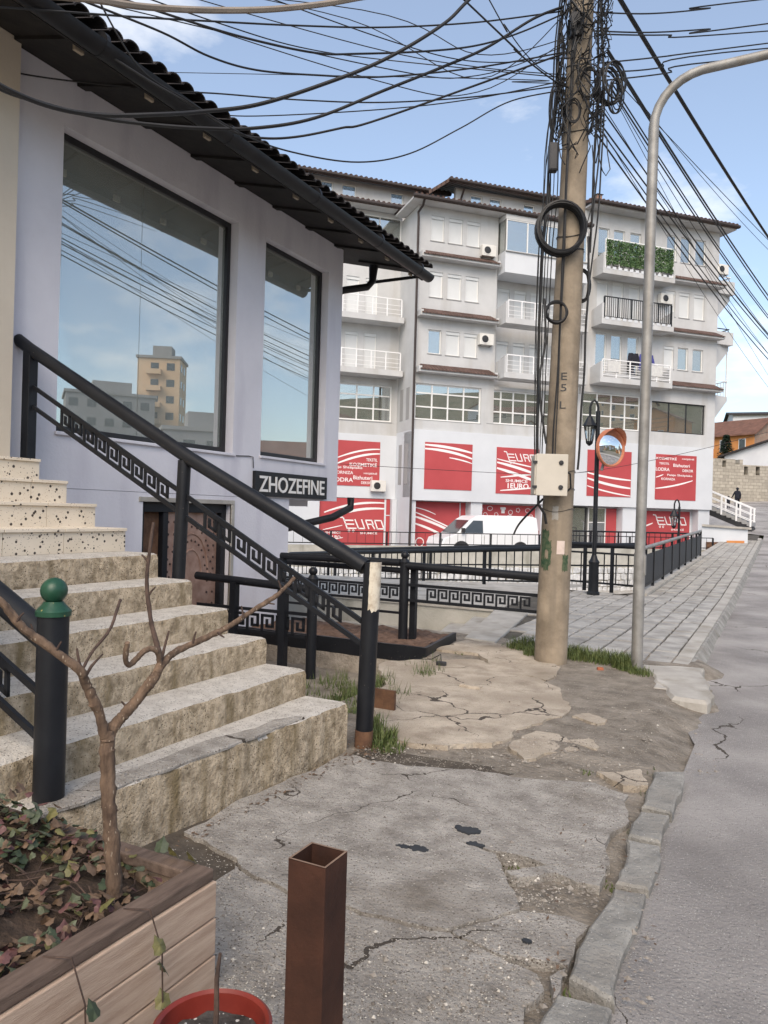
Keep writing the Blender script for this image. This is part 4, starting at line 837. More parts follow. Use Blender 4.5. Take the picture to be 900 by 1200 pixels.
cable([(-70,55),(0,100),(60,125),(120,135),(190,134),(235,131),(300,123),(375,100),(450,70),(520,28),(566,-14)], 4.9, 7.3, .017, thk, end1=at(684,-100,fP))
cable([(-60,70),(0,104),(40,118),(90,132),(150,143),(230,150),(300,150),(370,138),(450,106),(520,78),(570,56),(625,22),(660,8)], 5.0, fP, .015, thk)
cable([(120,60),(180,98),(228,125),(275,155),(310,162),(350,160),(400,150),(450,138)], 6.2, 7.4, .011, thk, end1=at(668,60,fP))
cable([(560,15),(605,60),(650,95),(674,105)], 7.3, fP, .009, fl, end0=at(-200,-700,5)); cable([(568,-10),(592,30),(615,62),(640,85)], 7.3, fP, .006, fl, end0=at(250,-600,6), end1=at(676,100,fP))
fr = 'black cable of the bundle running from the pole down the street'
far0 = Vector((3.4, 46, 8.6))
for i, (px, py, gx, gy, r_) in enumerate([(712,58,0,0,.014),(712,62,.1,-.25,.012),(700,140,.1,-.9,.010),(705,128,-.1,-.6,.009),(702,150,-.2,-1.1,.008),(700,158,0,-1.4,.010),(708,132,.3,-.5,.007),(714,100,.2,.1,.010),(716,96,.3,.2,.009)]):
    a = at(px, py, fP-.05); e = far0+Vector((gx, 0, gy)); P = []
    for k in range(25): t = k/24; p = a.lerp(e, t); p.z -= (.75+.06*i)*4*t*(1-t); P.append(p)
    tag(MB().tube(P, r_, 6).build('aerial_cable', M['cable'], None, True), fr, 'cable', 'aerial cables')
a = at(724,-6,fP+.2)
for k, dz in enumerate((0, .05)):
    e = Vector((3.0, 40, 9.4-dz)); P = []
    st0 = at(690,-60,fP)
    for i in range(25): t = i/24; p = st0.lerp(e, t); p.z -= .55*4*t*(1-t); p.x += dz*.6; P.append(p)
    tag(MB().tube(P, .020 if k == 0 else .008, 8).build('aerial_cable', M['cable'], None, True), 'thick black bundled power cable crossing above the street lamp' if k == 0 else 'thin cable lashed beside the thick bundled power cable', 'cable', None)
fr2 = 'slack thin cable of the street bundle beside the lamp post'
random.seed(77)
for i in range(6):
    a = at(random.uniform(690,716), random.uniform(60,175), fP-.05); e = Vector((random.uniform(1.2,6.5), random.uniform(30,52), random.uniform(5.5,9.5))); P = []; sag = random.uniform(.4,1.5)
    for k in range(25): t = k/24; p = a.lerp(e, t); p.z -= sag*4*t*(1-t); P.append(p)
    tag(MB().tube(P, random.choice([.004,.005]), 6).build('aerial_cable', M['cable'], None, True), fr2, 'cable', 'aerial cables')
fl2 = 'fine black cable high above the shop roof'
for i in range(6):
    x0 = random.uniform(-40,300); pl = [(x0, -30), (420+random.uniform(-60,60), random.uniform(10,100)), (560, random.uniform(20,110)), (668, random.uniform(10,105))]
    cable(pl, random.uniform(5.5,9), fP, .005, fl2)
ft = 'black cable crossing the street from the pole above the lamp arm'
for pl in ([(690,14),(760,16),(830,10),(905,-2)], [(690,36),(760,38),(830,34),(905,27)], [(700,40),(780,41),(905,36)], [(702,74),(780,66),(905,50)], [(704,84),(770,80),(905,56)], [(700,95),(780,86),(905,66)]):
    e = at(1500, pl[-1][1]-60+random.uniform(-20,20), 15); cable(pl, fP, 9.4, .008, ft, end1=e)
cable([(-20,520),(300,545),(345,541),(470,548),(560,553),(640,556)], 25, 30, .010, 'thin cable sagging low across the white building front', end1=at(700,552,33)); cable([(660,556),(720,548),(780,536),(840,522),(905,505)], 33, 40, .012, 'thin cable rising along the white building towards the stone wall')
fn = 'cable stub hanging loose from the pole'
for pl in ([(700,160),(702,185),(706,200),(710,206),(715,198),(712,180),(711,160)], [(694,170),(697,215),(694,240),(688,262)], [(640,520),(634,480),(632,440),(640,400),(638,350)]): 
    P = [at(x, yy, fP-.05) for x, yy in pl]; o = MB().tube(P, .006 if pl[0][0] != 640 else .012, 5).build('loose_cable', M['cable'], pole, True); o.matrix_parent_inverse = T(-PB.x,-PB.y,0)
gw = 'steel stay wire running from the pole to the yard fence'
cable([(636,585),(610,612),(602,626)], 8.1, 9.3, .012, gw, group=None); 
# ---------------------------------------------------------------- street lamp
LB = G(746, 786); sl_ = thing('street_lamp', 'galvanised street lamp with curved arm at the footway corner', 'lamp post', (LB.x, LB.y, 0))
P = [(0,0,-.3),(0,0,1.2)]; MB().tube(P, .057, 20).build('base_tube', M['galv'], sl_, True)
tx, tz = 0, 5.55; arc = [(0,0,1.15),(.01,0,3),(.02,0,tz)]
for k in range(1,8): w = R(82)*k/7; arc.append((.02+.52*(1-math.cos(w)), .06*(1-math.cos(w)), tz+.52*math.sin(w)))
arc.append((2.4,.2,tz+.62)); MB().tube(arc, [.052]*3+[.046]*8, 18).build('arm', M['galv'], sl_, True)
MB().box((.045,-.03,.98), (.062,.03,1.18)).build('hatch', M['galv'], sl_)
MB().lathe([(.02,-.16),(.09,-.12),(.11,.1),(.08,.32),(.02,.36)], 12, T(2.45,.2,tz+.62) @ Matrix.Rotation(R(90),4,'Y')).build('lamp_head', M['galv'], sl_, True)
# ornate lamps
def ornate(loc, label, k=1.0, rz=0):
    t = thing('ornate_lamp', label, 'lamp post', loc, rz, None)
    MB().lathe([(.13*k,0),(.13*k,.05),(.105*k,.07),(.10*k,.62),(.115*k,.66),(.075*k,.72),(.05*k,.80)], 12).build('base', M['blackpaint'], t, True)
    MB().tube([(0,0,.75),(0,0,3.7)], .045*k, 12).build('shaft', M['blackpaint'], t, True)
    MB().tube([(0,0,3.6),(0,0,3.78),(-.03,0,3.88),(-.08,0,3.92),(-.13,0,3.88),(-.16,0,3.78),(-.16,0,3.58)], .024, 10).build('scroll', M['blackpaint'], t, True)
    ln = MB().lathe([(.03,3.60),(.05,3.58),(.10,3.48),(.135,3.42),(.14,3.40),(.12,3.39)], 8, T(-.16,0,0)).build('lantern_cap', M['blackpaint'], t)
    b = MB()
    for i in range(6): w = i*math.pi/3; b.tube([(-.16+.115*math.cos(w),.115*math.sin(w),3.40),(-.16+.065*math.cos(w),.065*math.sin(w),3.08)], .010, 4)
    b.lathe([(.02,3.0),(.07,3.05),(.075,3.09)], 8, T(-.16,0,0)); b.build('lantern_frame', M['blackpaint'], ln)
    MB().lathe([(.055,3.09),(.105,3.39)], 6, T(-.16,0,0), cap=False).build('lantern_glass', M['lampglass'], ln)
    return t
LP = G(695, 697)
ornate((LP.x, LP.y, 0), 'black ornate lamp post with lantern beside the railing, carrying the round mirror', 1, TL)
L2 = at(796, 600, 24.5); ornate((L2.x, L2.y, -1.72), 'black ornate lamp post standing in the sunken yard beyond the panelled railing', .8, TL)
mr = thing('traffic_mirror', 'round convex traffic mirror with orange rim and visor on the ornate lamp', 'mirror', tuple(at(716,525,(LP.x*-sY+LP.y*cY)-.15)), R(58))
RR = .37; ring_ = [(RR*math.sin(a), 0) for a in (0,)]
b = MB(); prof = []
for k in range(13): a = k/12; prof.append((max(.001, RR*.95*a), .09*(1-a*a)))
b.lathe(prof, 40, Matrix.Rotation(R(90),4,'X')); b.build('mirror', M['mirror'], mr, True)      # bulges to local -y
MB().lathe([(RR*.94,.0),(RR*.96,.03),(RR*1.02,.02),(RR*1.02,-.04),(RR*.6,-.07),(.05,-.08)], 40, Matrix.Rotation(R(90),4,'X')).build('rim', M['orange'], mr, True)
vs = []; na = 20
for i in range(na+1):
    w = R(10)+R(160)*i/na; d = .03+.17*math.sin(math.pi*i/na)
    for rr, dd in ((RR*1.02,-.02),(RR*1.04,d)): vs.append((rr*math.cos(w), -dd, rr*math.sin(w)))
MB().add(vs, [(2*i,2*i+1,2*i+3,2*i+2) for i in range(na)]).build('visor', M['orange'], mr, True)
MB().tube([(0,.07,0),(-.05,.12,-.25),(-.1,.14,-.45)], .03, 8).build('bracket', M['galv'], mr, True)
# ---------------------------------------------------------------- fences
def fence(label, p0, p1, h, posts, bars, rt=.045, rb=.02, panel=False, base=None, barm='blackpaint', topm='blackpaint', low=.12, mid=None, rails=2):
    t = thing('railing', label, 'railing'); p0, p1 = Vector(p0), Vector(p1); U = Vector((0,0,1))
    MB().tube([p0+U*h, p1+U*h], rt, 10).build('top_rail', M[topm], t, True)
    bar(p0+U*low, p1+U*low, .03, .04).build('bottom_rail', M['blackpaint'], t)
    if rails > 2: bar(p0+U*(h-.17), p1+U*(h-.17), .03, .04).build('upper_rail', M['blackpaint'], t)
    pm_ = MB().box((-.03,-.03,0), (.03,.03,h)).mesh('post', M['blackpaint'])
    rz = math.atan2((p1-p0).y, (p1-p0).x)
    for i in range(posts): link(pm_, 'post', t, Matrix.Translation(p0.lerp(p1, i/(posts-1))) @ Matrix.Rotation(rz,4,'Z'))
    if bars:
        bm_ = MB().box((-rb/2,-rb/2,low), (rb/2,rb/2,(h-.16) if rails > 2 else h)).mesh('baluster', M[barm])
        for i in range(1, bars): link(bm_, 'baluster', t, Matrix.Translation(p0.lerp(p1, i/bars)) @ Matrix.Rotation(rz,4,'Z'))
    if panel:
        n_ = posts-1
        for i in range(n_):
            a, c = p0.lerp(p1, i/n_), p0.lerp(p1, (i+1)/n_); d = (c-a).normalized(); a += d*.035; c -= d*.035
            bar(a+U*(low+(h-.14-low)/2), c+U*(low+(h-.14-low)/2), .012, h-.16-low).build('mesh_panel', M['metalpanel'], t)
    return t
FC = Vector((-2.45,16.25,0))
fence('railing with dark infill panels and worn grey top along the footway', (-2.45,16.25,.05), (-2.45,29.5,.29), .90, 9, 0, rt=.042, panel=True, topm='railtop', low=.10)
kb = MB(); kb.add([(-2.58,16.2,0),(-2.32,16.2,0),(-2.32,46,.56),(-2.58,46,.56),(-2.58,16.2,.05),(-2.32,16.2,.05),(-2.32,46,.62),(-2.58,46,.62),(-2.58,16.2,-1.72),(-2.58,46,-1.72)], [(4,5,6,7),(0,4,7,3),(1,2,6,5),(0,1,5,4),(8,0,3,9)])
tag(kb.build('plinth', M['palecon']), 'pale concrete plinth under the panelled railing', 'plinth')
F1 = Vector((-14.2,21.0,-.78)); F0_ = Vector((-4.3,16.75,-.02))
fence('black barred railing between the ornate lamp and the panelled railing corner', (-4.25,16.72,.0), (-2.47,16.28,.0), .98, 4, 7, rt=.05, low=.18, rails=3)
fence('black barred ramp railing sloping down behind the soil bed', F1, F0_, .88, 6, 44, rt=.06, low=.14)
rp_ = MB(); d_ = Vector((.6,1.9,0)); vs = [F1, F0_, F0_+d_, F1+d_]; rp_.add([v-Vector((0,0,.02)) for v in vs]+[Vector((v.x,v.y,-1.72)) for v in vs], [(0,1,2,3),(4,5,1,0)]); struct(rp_.build('ramp', M['palecon']))
fence('black pipe railing on the far side of the ramp', F1+d_+Vector((0,0,.05)), F0_+d_+Vector((1.0,-.2,.05)), .93, 6, 0, rt=.06, low=.45)
# ---------------------------------------------------------------- white apartment building with red posters
EA = R(71)-YAW; EX = Vector((math.sin(EA), math.cos(EA), 0)); EO = Vector((-16.548, 35.119, 0)); ERZ = math.atan2(EX.y, EX.x)
EM = Matrix.Translation(EO) @ Matrix.Rotation(ERZ, 4, 'Z')
eb = thing('apartment_building', 'white apartment block with red shop posters, balconies and brown tiled roofs', 'building', tuple(EO), ERZ)
def ebox(name, m, *boxes, bev=0):
    if len(boxes) > 1 and name != 'core':
        for q in boxes: o = ebox(name, m, q, bev=bev)
        return o
    b = MB()
    for a, c in boxes: b.box(a, c)
    return b.build(name, M[m], eb, bev=bev)
def win(x0, x1, z0, z1, y, kind, div=1, transom=None, fm='eframe', t=.05):
    "window set y deep: frame bars and pane(s)"
    f = MB(); f.box((x0,y-.03,z0), (x0+t,y+.05,z1)); f.box((x1-t,y-.03,z0), (x1,y+.05,z1)); f.box((x0+t,y-.03,z0), (x1-t,y+.05,z0+t)); f.box((x0+t,y-.03,z1-t), (x1-t,y+.05,z1))
    xs = [x0+t+(x1-x0-2*t)*i/div for i in range(div+1)]
    for x in xs[1:-1]: f.box((x-t/2,y-.028,z0+t), (x+t/2,y+.05,z1-t))
    if transom:
        for zt in transom:
            for i in range(div): f.box((xs[i]+t/2,y-.026,zt-t/2), (xs[i+1]-t/2,y+.05,zt+t/2))
    w = f.build('window', M[fm], eb)
    if kind == 'shutter':
        MB().box((x0+t,y-.01,z0+t), (x1-t,y+.02,z1-t)).build('shutter', M['shutter'], w); MB().box((x0,y-.06,z1-.16), (x1,y-.031,z1)).build('shutter_box', M['shutter'], w)
    else:
        for i in range(div): MB().box((xs[i]+(t/2 if i else 0),y+.005,z0+t), (xs[i+1]-(t/2 if i < div-1 else 0),y+.015,z1-t)).build('pane', M['eglass'], w)
    MB().box((x0-.04,y-.13,z0-.04), (x1+.04,y+.0,z0-.002)).build('sill', M['towergrey'], w)
    return w
TH = .22
def efacade(name, m, x0, x1, z0, z1, y, holes):
    b = MB(); openings(b, x0, x1, z0, z1, holes, lambda a, c, za, zb: b.box((a,y,za), (c,y+TH,zb))); b.build(name, M[m], eb)
# columns of windows
CW = [(.70,1.42),(1.68,2.45),(2.70,3.44)]; DW = [(4.95,5.65),(5.95,6.65),(6.95,7.70),(8.2,8.9)]; EW = [(10.62,11.32),(11.62,12.34),(12.70,13.42)]; FW = [(15.18,15.86),(16.14,16.86),(17.18,17.92)]
cz = [(15.42,16.70),(12.56,13.85),(9.68,10.90)]; dz_ = [(11.85,13.70),(9.05,10.88)]; ez = [(15.6,17.55),(12.55,14.65),(9.6,11.75)]; fz = [(16.34,17.80),(13.18,14.62),(10.18,11.46)]
GL = [(.08,3.77,6.30,8.14),(4.15,7.25,6.35,8.12),(7.5,9.6,6.4,8.2)]; GR = [(9.9,13.7,6.50,8.45),(14.45,18.2,6.54,8.28)]
hC = [(a,c,z0,z1) for a,c in CW for z0,z1 in cz]+[GL[0]]
efacade('wall', 'ewall', 0, 4.5, 5.78, 17.12, 0, hC)
efacade('wall', 'ewall', 4.503, 9.75, 8.3, 17.12, .75, [(a,c,z0,z1) for a,c in DW for z0,z1 in dz_]+[(4.9,9.2,14.6,16.9)])
efacade('wall', 'ewall', 4.503, 9.75, 5.78, 8.3, 0, GL[1:])
efacade('wall', 'ewall', 9.753, 18.9, 5.78, 18.4, 0, [(a,c,z0,z1) for a,c in EW for z0,z1 in ez]+[(a,c,z0,z1) for a,c in FW for z0,z1 in fz]+GR)
RP = [(.64,3.29,2.78,5.16),(4.69,7.2,2.69,5.12),(10.22,13.08,2.75,5.28),(14.72,17.55,2.69,5.27)]
ebox('white_band', 'ewhite', ((-.0,-.12,2.20),(18.75,.2,5.777)))
ebox('soffit', 'ewall', ((0,.2,2.35),(18.7,1.2,5.7)))
# inner mass behind the window openings, and gable ends
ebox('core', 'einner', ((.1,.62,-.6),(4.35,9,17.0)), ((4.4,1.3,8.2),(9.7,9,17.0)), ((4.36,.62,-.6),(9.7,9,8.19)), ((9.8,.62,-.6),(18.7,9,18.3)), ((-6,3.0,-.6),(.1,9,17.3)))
ebox('side_wall', 'ewall', ((0,.222,5.78),(.2,2.62,17.1))); ebox('side_wall', 'ewhite', ((-.0,.2,-.6),(.2,2.62,5.777))); ebox('end_wall', 'ewall', ((18.72,.222,-.6),(18.9,9,18.35))); ebox('end_wall', 'ewall', ((4.30,.222,8.3),(4.5,.75,17.1)), ((9.55,.1,8.3),(9.75,.75,17.1)))
for z0, z1 in ((6.35,8.0),(3.0,5.1)):
    for y0 in (.6,1.5): MB().box((-.012,y0,z0), (.0-.001,y0+.45,z1)).build('slot_window', M['towergrey'], eb)
for a, c in CW:
    for k, (z0, z1) in enumerate(cz): win(a, c, z0, z1, .10, 'glass' if (k == 2 and a < 1) else 'shutter')
for a, c in DW:
    for z0, z1 in dz_: win(a, c, z0, z1, .85, 'shutter')
for i, (a, c) in enumerate(EW):
    for k, (z0, z1) in enumerate(ez): win(a, c, z0, z1, .10, ('glass','shutter','glass')[k])
for i, (a, c) in enumerate(FW):
    for k, (z0, z1) in enumerate(fz): win(a, c, z0, z1, .10, 'glass' if k == 0 or (k == 2 and i) else 'shutter')
for x0, x1, z0, z1 in GL+GR[:1]: win(x0, x1, z0, z1, .12, 'glass', 4 if x1-x0 > 3 else 2, [z0+(z1-z0)*.36, z0+(z1-z0)*.74], t=.07)
win(*GR[1], .14, 'glass', 3, None, fm='frame', t=.06)
win(4.95, 9.15, 14.65, 16.85, .80, 'shutter', 1)
# tiled ledges over the window rows
def ledge(x0, x1, z, d=.62):
    b = MB(); b.box((x0,-d+.08,z-.34), (x1,-.001,z-.22)); b.box((x0,-d+.08,z-.22), (x0+.16,-.001,z-.06)); b.box((x1-.16,-d+.08,z-.22), (x1,-.001,z-.06)); o = b.build('ledge', M['ewall'], eb)
    MB().add([(x0+.05,-d,z-.20),(x1-.05,-d,z-.20),(x1-.25,-.002,z+.14),(x0+.25,-.002,z+.14),(x0+.05,-d,z-.24),(x1-.05,-d,z-.24)], [(0,1,2,3),(4,5,1,0),(0,3,4),(1,5,2)]).build('ledge_tiles', M['etile'], o)
for z in (14.75,11.80,8.98): ledge(.05, 4.42, z)
for z in (15.42,12.44,9.38): ledge(15.05, 19.0, z)
# balconies
def balcony(x0, x1, zf, zt, style, d=1.0, side=True, y0=0, wy=None):
    b = MB(); b.box((x0,y0-d,zf-.30), (x1,y0-.001,zf)); o = b.build('balcony', M['ewall'], eb, bev=.01)
    if side:
        for xa in (x0, x1-.12): MB().add([(xa,y0-d,zf),(xa+.12,y0-d,zf),(xa+.12,y0-.002,zf),(xa,y0-.002,zf),(xa,y0-d,zf+.82),(xa+.12,y0-d,zf+.82),(xa+.12,y0-.002,zf+.62),(xa,y0-.002,zf+.62)], [(0,3,2,1),(4,5,6,7),(0,1,5,4),(1,2,6,5),(2,3,7,6),(3,0,4,7)]).build('parapet', M['ewall'], o)
    mt = M['whiterail'] if style != 'black' else M['blackpaint']; pr_ = MB(); xa, xb = x0+.15, x1-.15; yy = y0-d+.05
    pr_.box((xa,yy-.025,zt-.05), (xb,yy+.025,zt)); 
    if style in ('black','bars'): pr_.box((xa,yy-.02,zf+.10), (xb,yy+.02,zf+.14))
    rl = pr_.build('top_rail', mt, o)
    npst = max(3, int((xb-xa)/.75)); 
    for i in range(npst+1): x = xa+(xb-xa)*i/npst; MB().box((x-.028,yy-.028,zf), (x+.028,yy+.028,zt-.05)).build('post', mt, o)
    if style == 'black':
        nb = int((xb-xa)/.13); bm_ = MB().box((-.012,-.012,zf+.14), (.012,.012,zt-.05)).mesh('baluster', mt)
        for i in range(nb): link(bm_, 'baluster', o, T(xa+(xb-xa)*(i+.5)/nb, yy, 0))
    elif style == 'white':
        for q in range(3): MB().box((xa,yy-.008,zf+.15+.22*q), (xb,yy+.008,zf+.17+.22*q)).build('wire', mt, o)
    elif style == 'bars':
        for q in range(5): MB().box((xa,yy-.012,zf+.18+.14*q), (xb,yy+.012,zf+.205+.14*q)).build('cross_bar', mt, o)
    if style in ('black','hedge'):
        for i in range(12): x = xa+(xb-xa)*(i+.2)/12; MB().box((x,y0-d-.012,zf-.05), (x+(xb-xa)/20,y0-d-.001,zf+.09)).build('tile_edge', M['ewhite'], o)
    return o
for z in (11.72, 8.92): balcony(4.55, 9.5, z, z+.92, 'white')
bt = balcony(10.3, 15.0, 15.02, 16.62, 'hedge'); balcony(10.3, 15.0, 12.30, 13.52, 'black'); balcony(10.3, 15.0, 9.16, 10.14, 'bars')
hb = MB(); random.seed(5)
for i in range(5200):
    c = Vector((random.uniform(10.47,14.83), -1.0+random.uniform(-.05,.05), random.uniform(15.22,16.5+.06*random.random()))); a = Vector((random.gauss(0,1),random.gauss(0,1),random.gauss(0,1))).normalized()*.06; e = Vector((random.gauss(0,1),random.gauss(0,1),random.gauss(0,1))).normalized()*.05
    hb.add([c-a, c+e, c+a, c-e], [(0,1,2,3)])
hd = hb.build('hedge_screen', M['hedge'], None); hd.matrix_world = EM; tag(hd, 'green artificial leaf screen on the top balcony railing', 'screen'); stuff(hd); del hd['kind']
# enclosed glazed balcony at the top of bay D
ebox('glazed_balcony', 'ewhite', ((4.55,-.75,14.1),(9.5,.7,15.2))); ebox('glazed_balcony_head', 'ewall', ((4.55,-.75,16.85),(9.5,.7,17.1)))
win(4.6, 9.45, 15.2, 16.85, -.70, 'glass', 4); 
w_ = MB().box((4.56,-.6,15.22), (4.60,.6,16.83)).build('side_pane', M['eglass'], eb)
# right end: stepped corner balconies with tapering brackets
for z, zt in ((15.0,16.1),(12.0,13.0),(9.0,9.9)):
    b = MB(); b.add([(18.9,.2,z),(20.3,.6,z),(20.3,4,z),(18.9,4,z),(18.9,.2,z-.25),(20.3,.6,z-.25),(20.3,4,z-.25),(18.9,4,z-.25),(18.9,.2,z-1.6),(18.9,4,z-1.6)], [(0,1,2,3),(0,4,5,1),(1,5,6,2),(4,8,5),(5,8,9,6),(7,6,9)]); o = b.build('corner_balcony', M['ewall'], eb)
    mt = 'blackpaint' if z == 12.0 else 'whiterail'
    MB().box((18.92,.2,z+.001), (20.28,.62,z+.75)).build('parapet', M['ewall'], o) if z != 9.0 else None
    MB().box((18.92,.55,zt), (20.3,.60,zt+.05)).box((20.25,.6,zt),(20.3,4,zt+.05)).build('rail', M[mt], o)
    for k in range(14): MB().box((20.26,.62+.24*k,z), (20.29,.65+.24*k,zt)).build('baluster', M[mt if k else mt], o)
ebox('corner_glazing', 'eframe', ((18.95,.25,9.75),(19.0,.3,12.0)), ((20.2,.6,9.0),(20.25,.66,12.0)), ((18.95,2,9.75),(20.2,2.05,12.0)))
# left wing, set back
LW = [(-3.0,-2.3),(-1.95,-1.28),(-4.6,-3.9)]
efacade('wall', 'ewall', -6, -.003, 5.62, 17.4, 2.4, [(a,c,z0,z1) for a,c in LW for z0,z1 in ((9.0,10.95),(11.85,13.85))]+[(-3.25,-.32,6.34,8.25),(-5.6,-3.6,6.34,8.25),(-5.9,-.05,14.9,17.2)])
efacade('white_band', 'ewhite', -6, -.003, 2.25, 5.617, 2.36, [])
for a, c in LW:
    for z0, z1 in ((9.0,10.95),(11.85,13.85)): win(a, c, z0, z1, 2.5, 'shutter')
win(-3.25, -.32, 6.34, 8.25, 2.5, 'glass', 3, [7.0,7.7], t=.07); win(-5.6,-3.6,6.34,8.25,2.5,'glass',2,[7.0,7.7],t=.07); win(-5.9,-.05,15.6,17.2,2.45,'glass',5); ebox('wall', 'ewhite', ((-5.9,2.45,14.9),(-.05,2.6,15.6)))
for z in (11.70, 8.92): balcony(-6, -.12, z, z+.95, 'white', 1.05, False, 2.4)
# ground floor: red shop front set back under the white band
ebox('column', 'ewhite', ((-.02,-.1,-.6),(.9-.88,.6,2.198)), ((0.0,.0,-.6),(.28,.6,2.198)), ((3.35,-.0,-.6),(4.0,.6,2.198)), ((7.5,0,-.6),(9.3,.6,2.198)), ((12.7,0,-.6),(14.2,.6,2.198)), ((17.9,0,-.6),(18.7,.6,2.198)))
ebox('shop_front', 'ewhite', ((.3,.56,-.6),(18.6,.61,2.3)))
def red(x0, x1, z0, z1, y): return MB().box((x0,y-.02,z0), (x1,y,z1)).build('poster', M['ered'], eb)
posters = {}
for k, r_ in enumerate(RP): posters[k] = red(*r_, -.122)
posters['gC'] = red(.30,3.30,-.5,2.15,.55); posters['gD'] = red(4.05,7.45,-.5,2.1,.55); posters['gR'] = red(14.3,17.75,-.5,2.05,.55)
posters['L'] = red(-4.6,-.92,2.88,5.24,2.355); posters['gL'] = red(-4.15,-.30,-.5,2.22,2.30); ebox('column', 'ewhite', ((-6,2.1,-.6),(-4.2,2.7,2.24)), ((-.28,2.0,-.6),(-.02,2.7,2.24)))
ebox('column', 'ewhite', ((-.62,2.262,-.5),(-.52,2.279,2.22)), ((-.52,2.262,1.35),(-.3,2.279,1.40))); ebox('column', 'ewhite', ((2.95,.512,-.5),(3.0,.529,2.15)), ((3.0,.512,1.35),(3.3,.529,1.40)))
def band(p, pts, w, y):
    n_ = 14; P = []; Wd = []
    for i in range(n_+1):
        t = i/n_; a, c, d = pts; P.append(((1-t)**2*a[0]+2*t*(1-t)*c[0]+t*t*d[0], (1-t)**2*a[1]+2*t*(1-t)*c[1]+t*t*d[1])); Wd.append(w*(.35+.65*min(1, 2.2*min(t+.15, 1.15-t))))
    MB().strip(P, Wd, y).build('printed_stripe', M['eprint'], p)
def tx(p, s_, x, z, w, h, y, bold=.012): text(s_, w, h, M['eprint'], p, T(x, y, z) @ FRONT, 'lettering', .003, bold=bold)
def logo(p, x, z, h, y):
    "EURO drawn as a shopping cart with slanted strokes"
    L = [[(-.55,1.16),(-.22,1.12),(.22,.06),(1.15,.06)], [(-.08,.86),(.80,.86)], [(.06,.48),(.90,.48)], [(1.02,.94),(1.42,.06),(2.0,.06)], [(1.72,.94),(2.06,.06)], [(2.5,.06),(2.14,.9),(2.78,.9),(2.95,.5),(2.36,.5)], [(2.82,.5),(3.12,.06)], [(3.1,.9),(3.80,.9),(4.12,.06),(3.42,.06),(3.1,.9)]]
    b = MB()
    for s_ in L:
        for q0, q1 in zip(s_, s_[1:]):
            d = Vector(q1)-Vector(q0); d = d.normalized()*.045; b.strip([(x+(q0[0]-d.x)*h, z+(q0[1]-d.y)*h), (x+(q1[0]+d.x)*h, z+(q1[1]+d.y)*h)], [.13*h]*2, y)
    for cx in (.42,.86): 
        b.strip([(x+(cx+.1*math.cos(w))*h, z+(-.2+.1*math.sin(w))*h) for w in [2*math.pi*i/10 for i in range(11)]], [.07*h]*11, y)
    b.build('cart_logo', M['eprint'], p)
yp = -.1445; yg = .527
p = posters[0]; band(p, ((.64,5.02),(2.0,5.0),(3.28,4.72)), .13, yp); band(p, ((.64,4.82),(2.0,4.82),(3.28,4.42)), .13, yp); band(p, ((2.0,4.42),(2.7,4.35),(3.28,4.18)), .07, yp)
p = posters[1]; logo(p, 5.35, 4.42, .42, yp); band(p, ((4.72,4.5),(5.8,4.3),(7.18,4.1)), .07, yp); band(p, ((4.72,4.32),(5.8,4.15),(7.18,3.75)), .14, yp); band(p, ((4.72,4.02),(5.8,3.8),(7.18,3.35)), .15, yp); band(p, ((4.95,3.55),(6,3.68),(7.1,3.8)), .08, yp-.002); band(p, ((4.95,2.85),(6,2.95),(7.1,3.08)), .08, yp)
tx(p, 'SHUMICË', 5.9, 3.40, 1.3, .19, yp-.003); tx(p, '1EURO', 6.0, 3.12, 1.25, .28, yp, .02)
p = posters[2]; band(p, ((10.24,4.02),(11.6,3.75),(13.06,3.7)), .11, yp); band(p, ((10.24,3.72),(11.6,3.35),(13.06,3.25)), .14, yp); band(p, ((10.24,3.3),(11.6,2.95),(13.06,2.82)), .08, yp)
p = posters[3]
for s_, x, z, w, h in (('KOZMETIKË',15.45,5.05,1.4,.17),('HIGJIENË',16.95,5.06,.85,.12),('TEKSTIL',15.3,4.75,.7,.12),('Bizhuteri',16.5,4.68,1.15,.18),('LODRA',15.2,4.42,.95,.19),('DEKOR',16.95,4.40,.75,.15),('Paisje Shtëpiake',16.4,4.10,1.75,.15),('KORNIZA',15.6,3.88,.95,.13)): tx(p, s_, x, z, w, h, yp)
band(p, ((14.74,3.95),(15.0,4.02),(15.25,4.12)), .06, yp); band(p, ((14.74,3.32),(16.0,3.45),(17.3,3.85)), .09, yp)
p = posters['gR']; logo(p, 15.45, 1.25, .5, yg); band(p, ((14.35,1.1),(14.8,1.2),(15.15,1.35)), .08, yg); tx(p, 'SHUMICË', 16.9, 1.0, .9, .13, yg)
p = posters['gC']; band(p, ((.3,1.85),(.9,1.8),(1.6,1.5)), .05, yg); band(p, ((.3,1.4),(1.6,1.1),(2.9,.45)), .13, yg); band(p, ((.3,1.65),(1.6,1.2),(3.1,.55)), .07, yg); band(p, ((.3,1.05),(1.5,.75),(2.4,.2)), .12, yg)
MB().strip([(.75+.22*math.cos(w), .05+.22*math.sin(w)) for w in [2*math.pi*i/18 for i in range(19)]], [.05]*19, yg).build('printed_ring', M['eprint'], p)
p = posters['gD']; ic = MB()
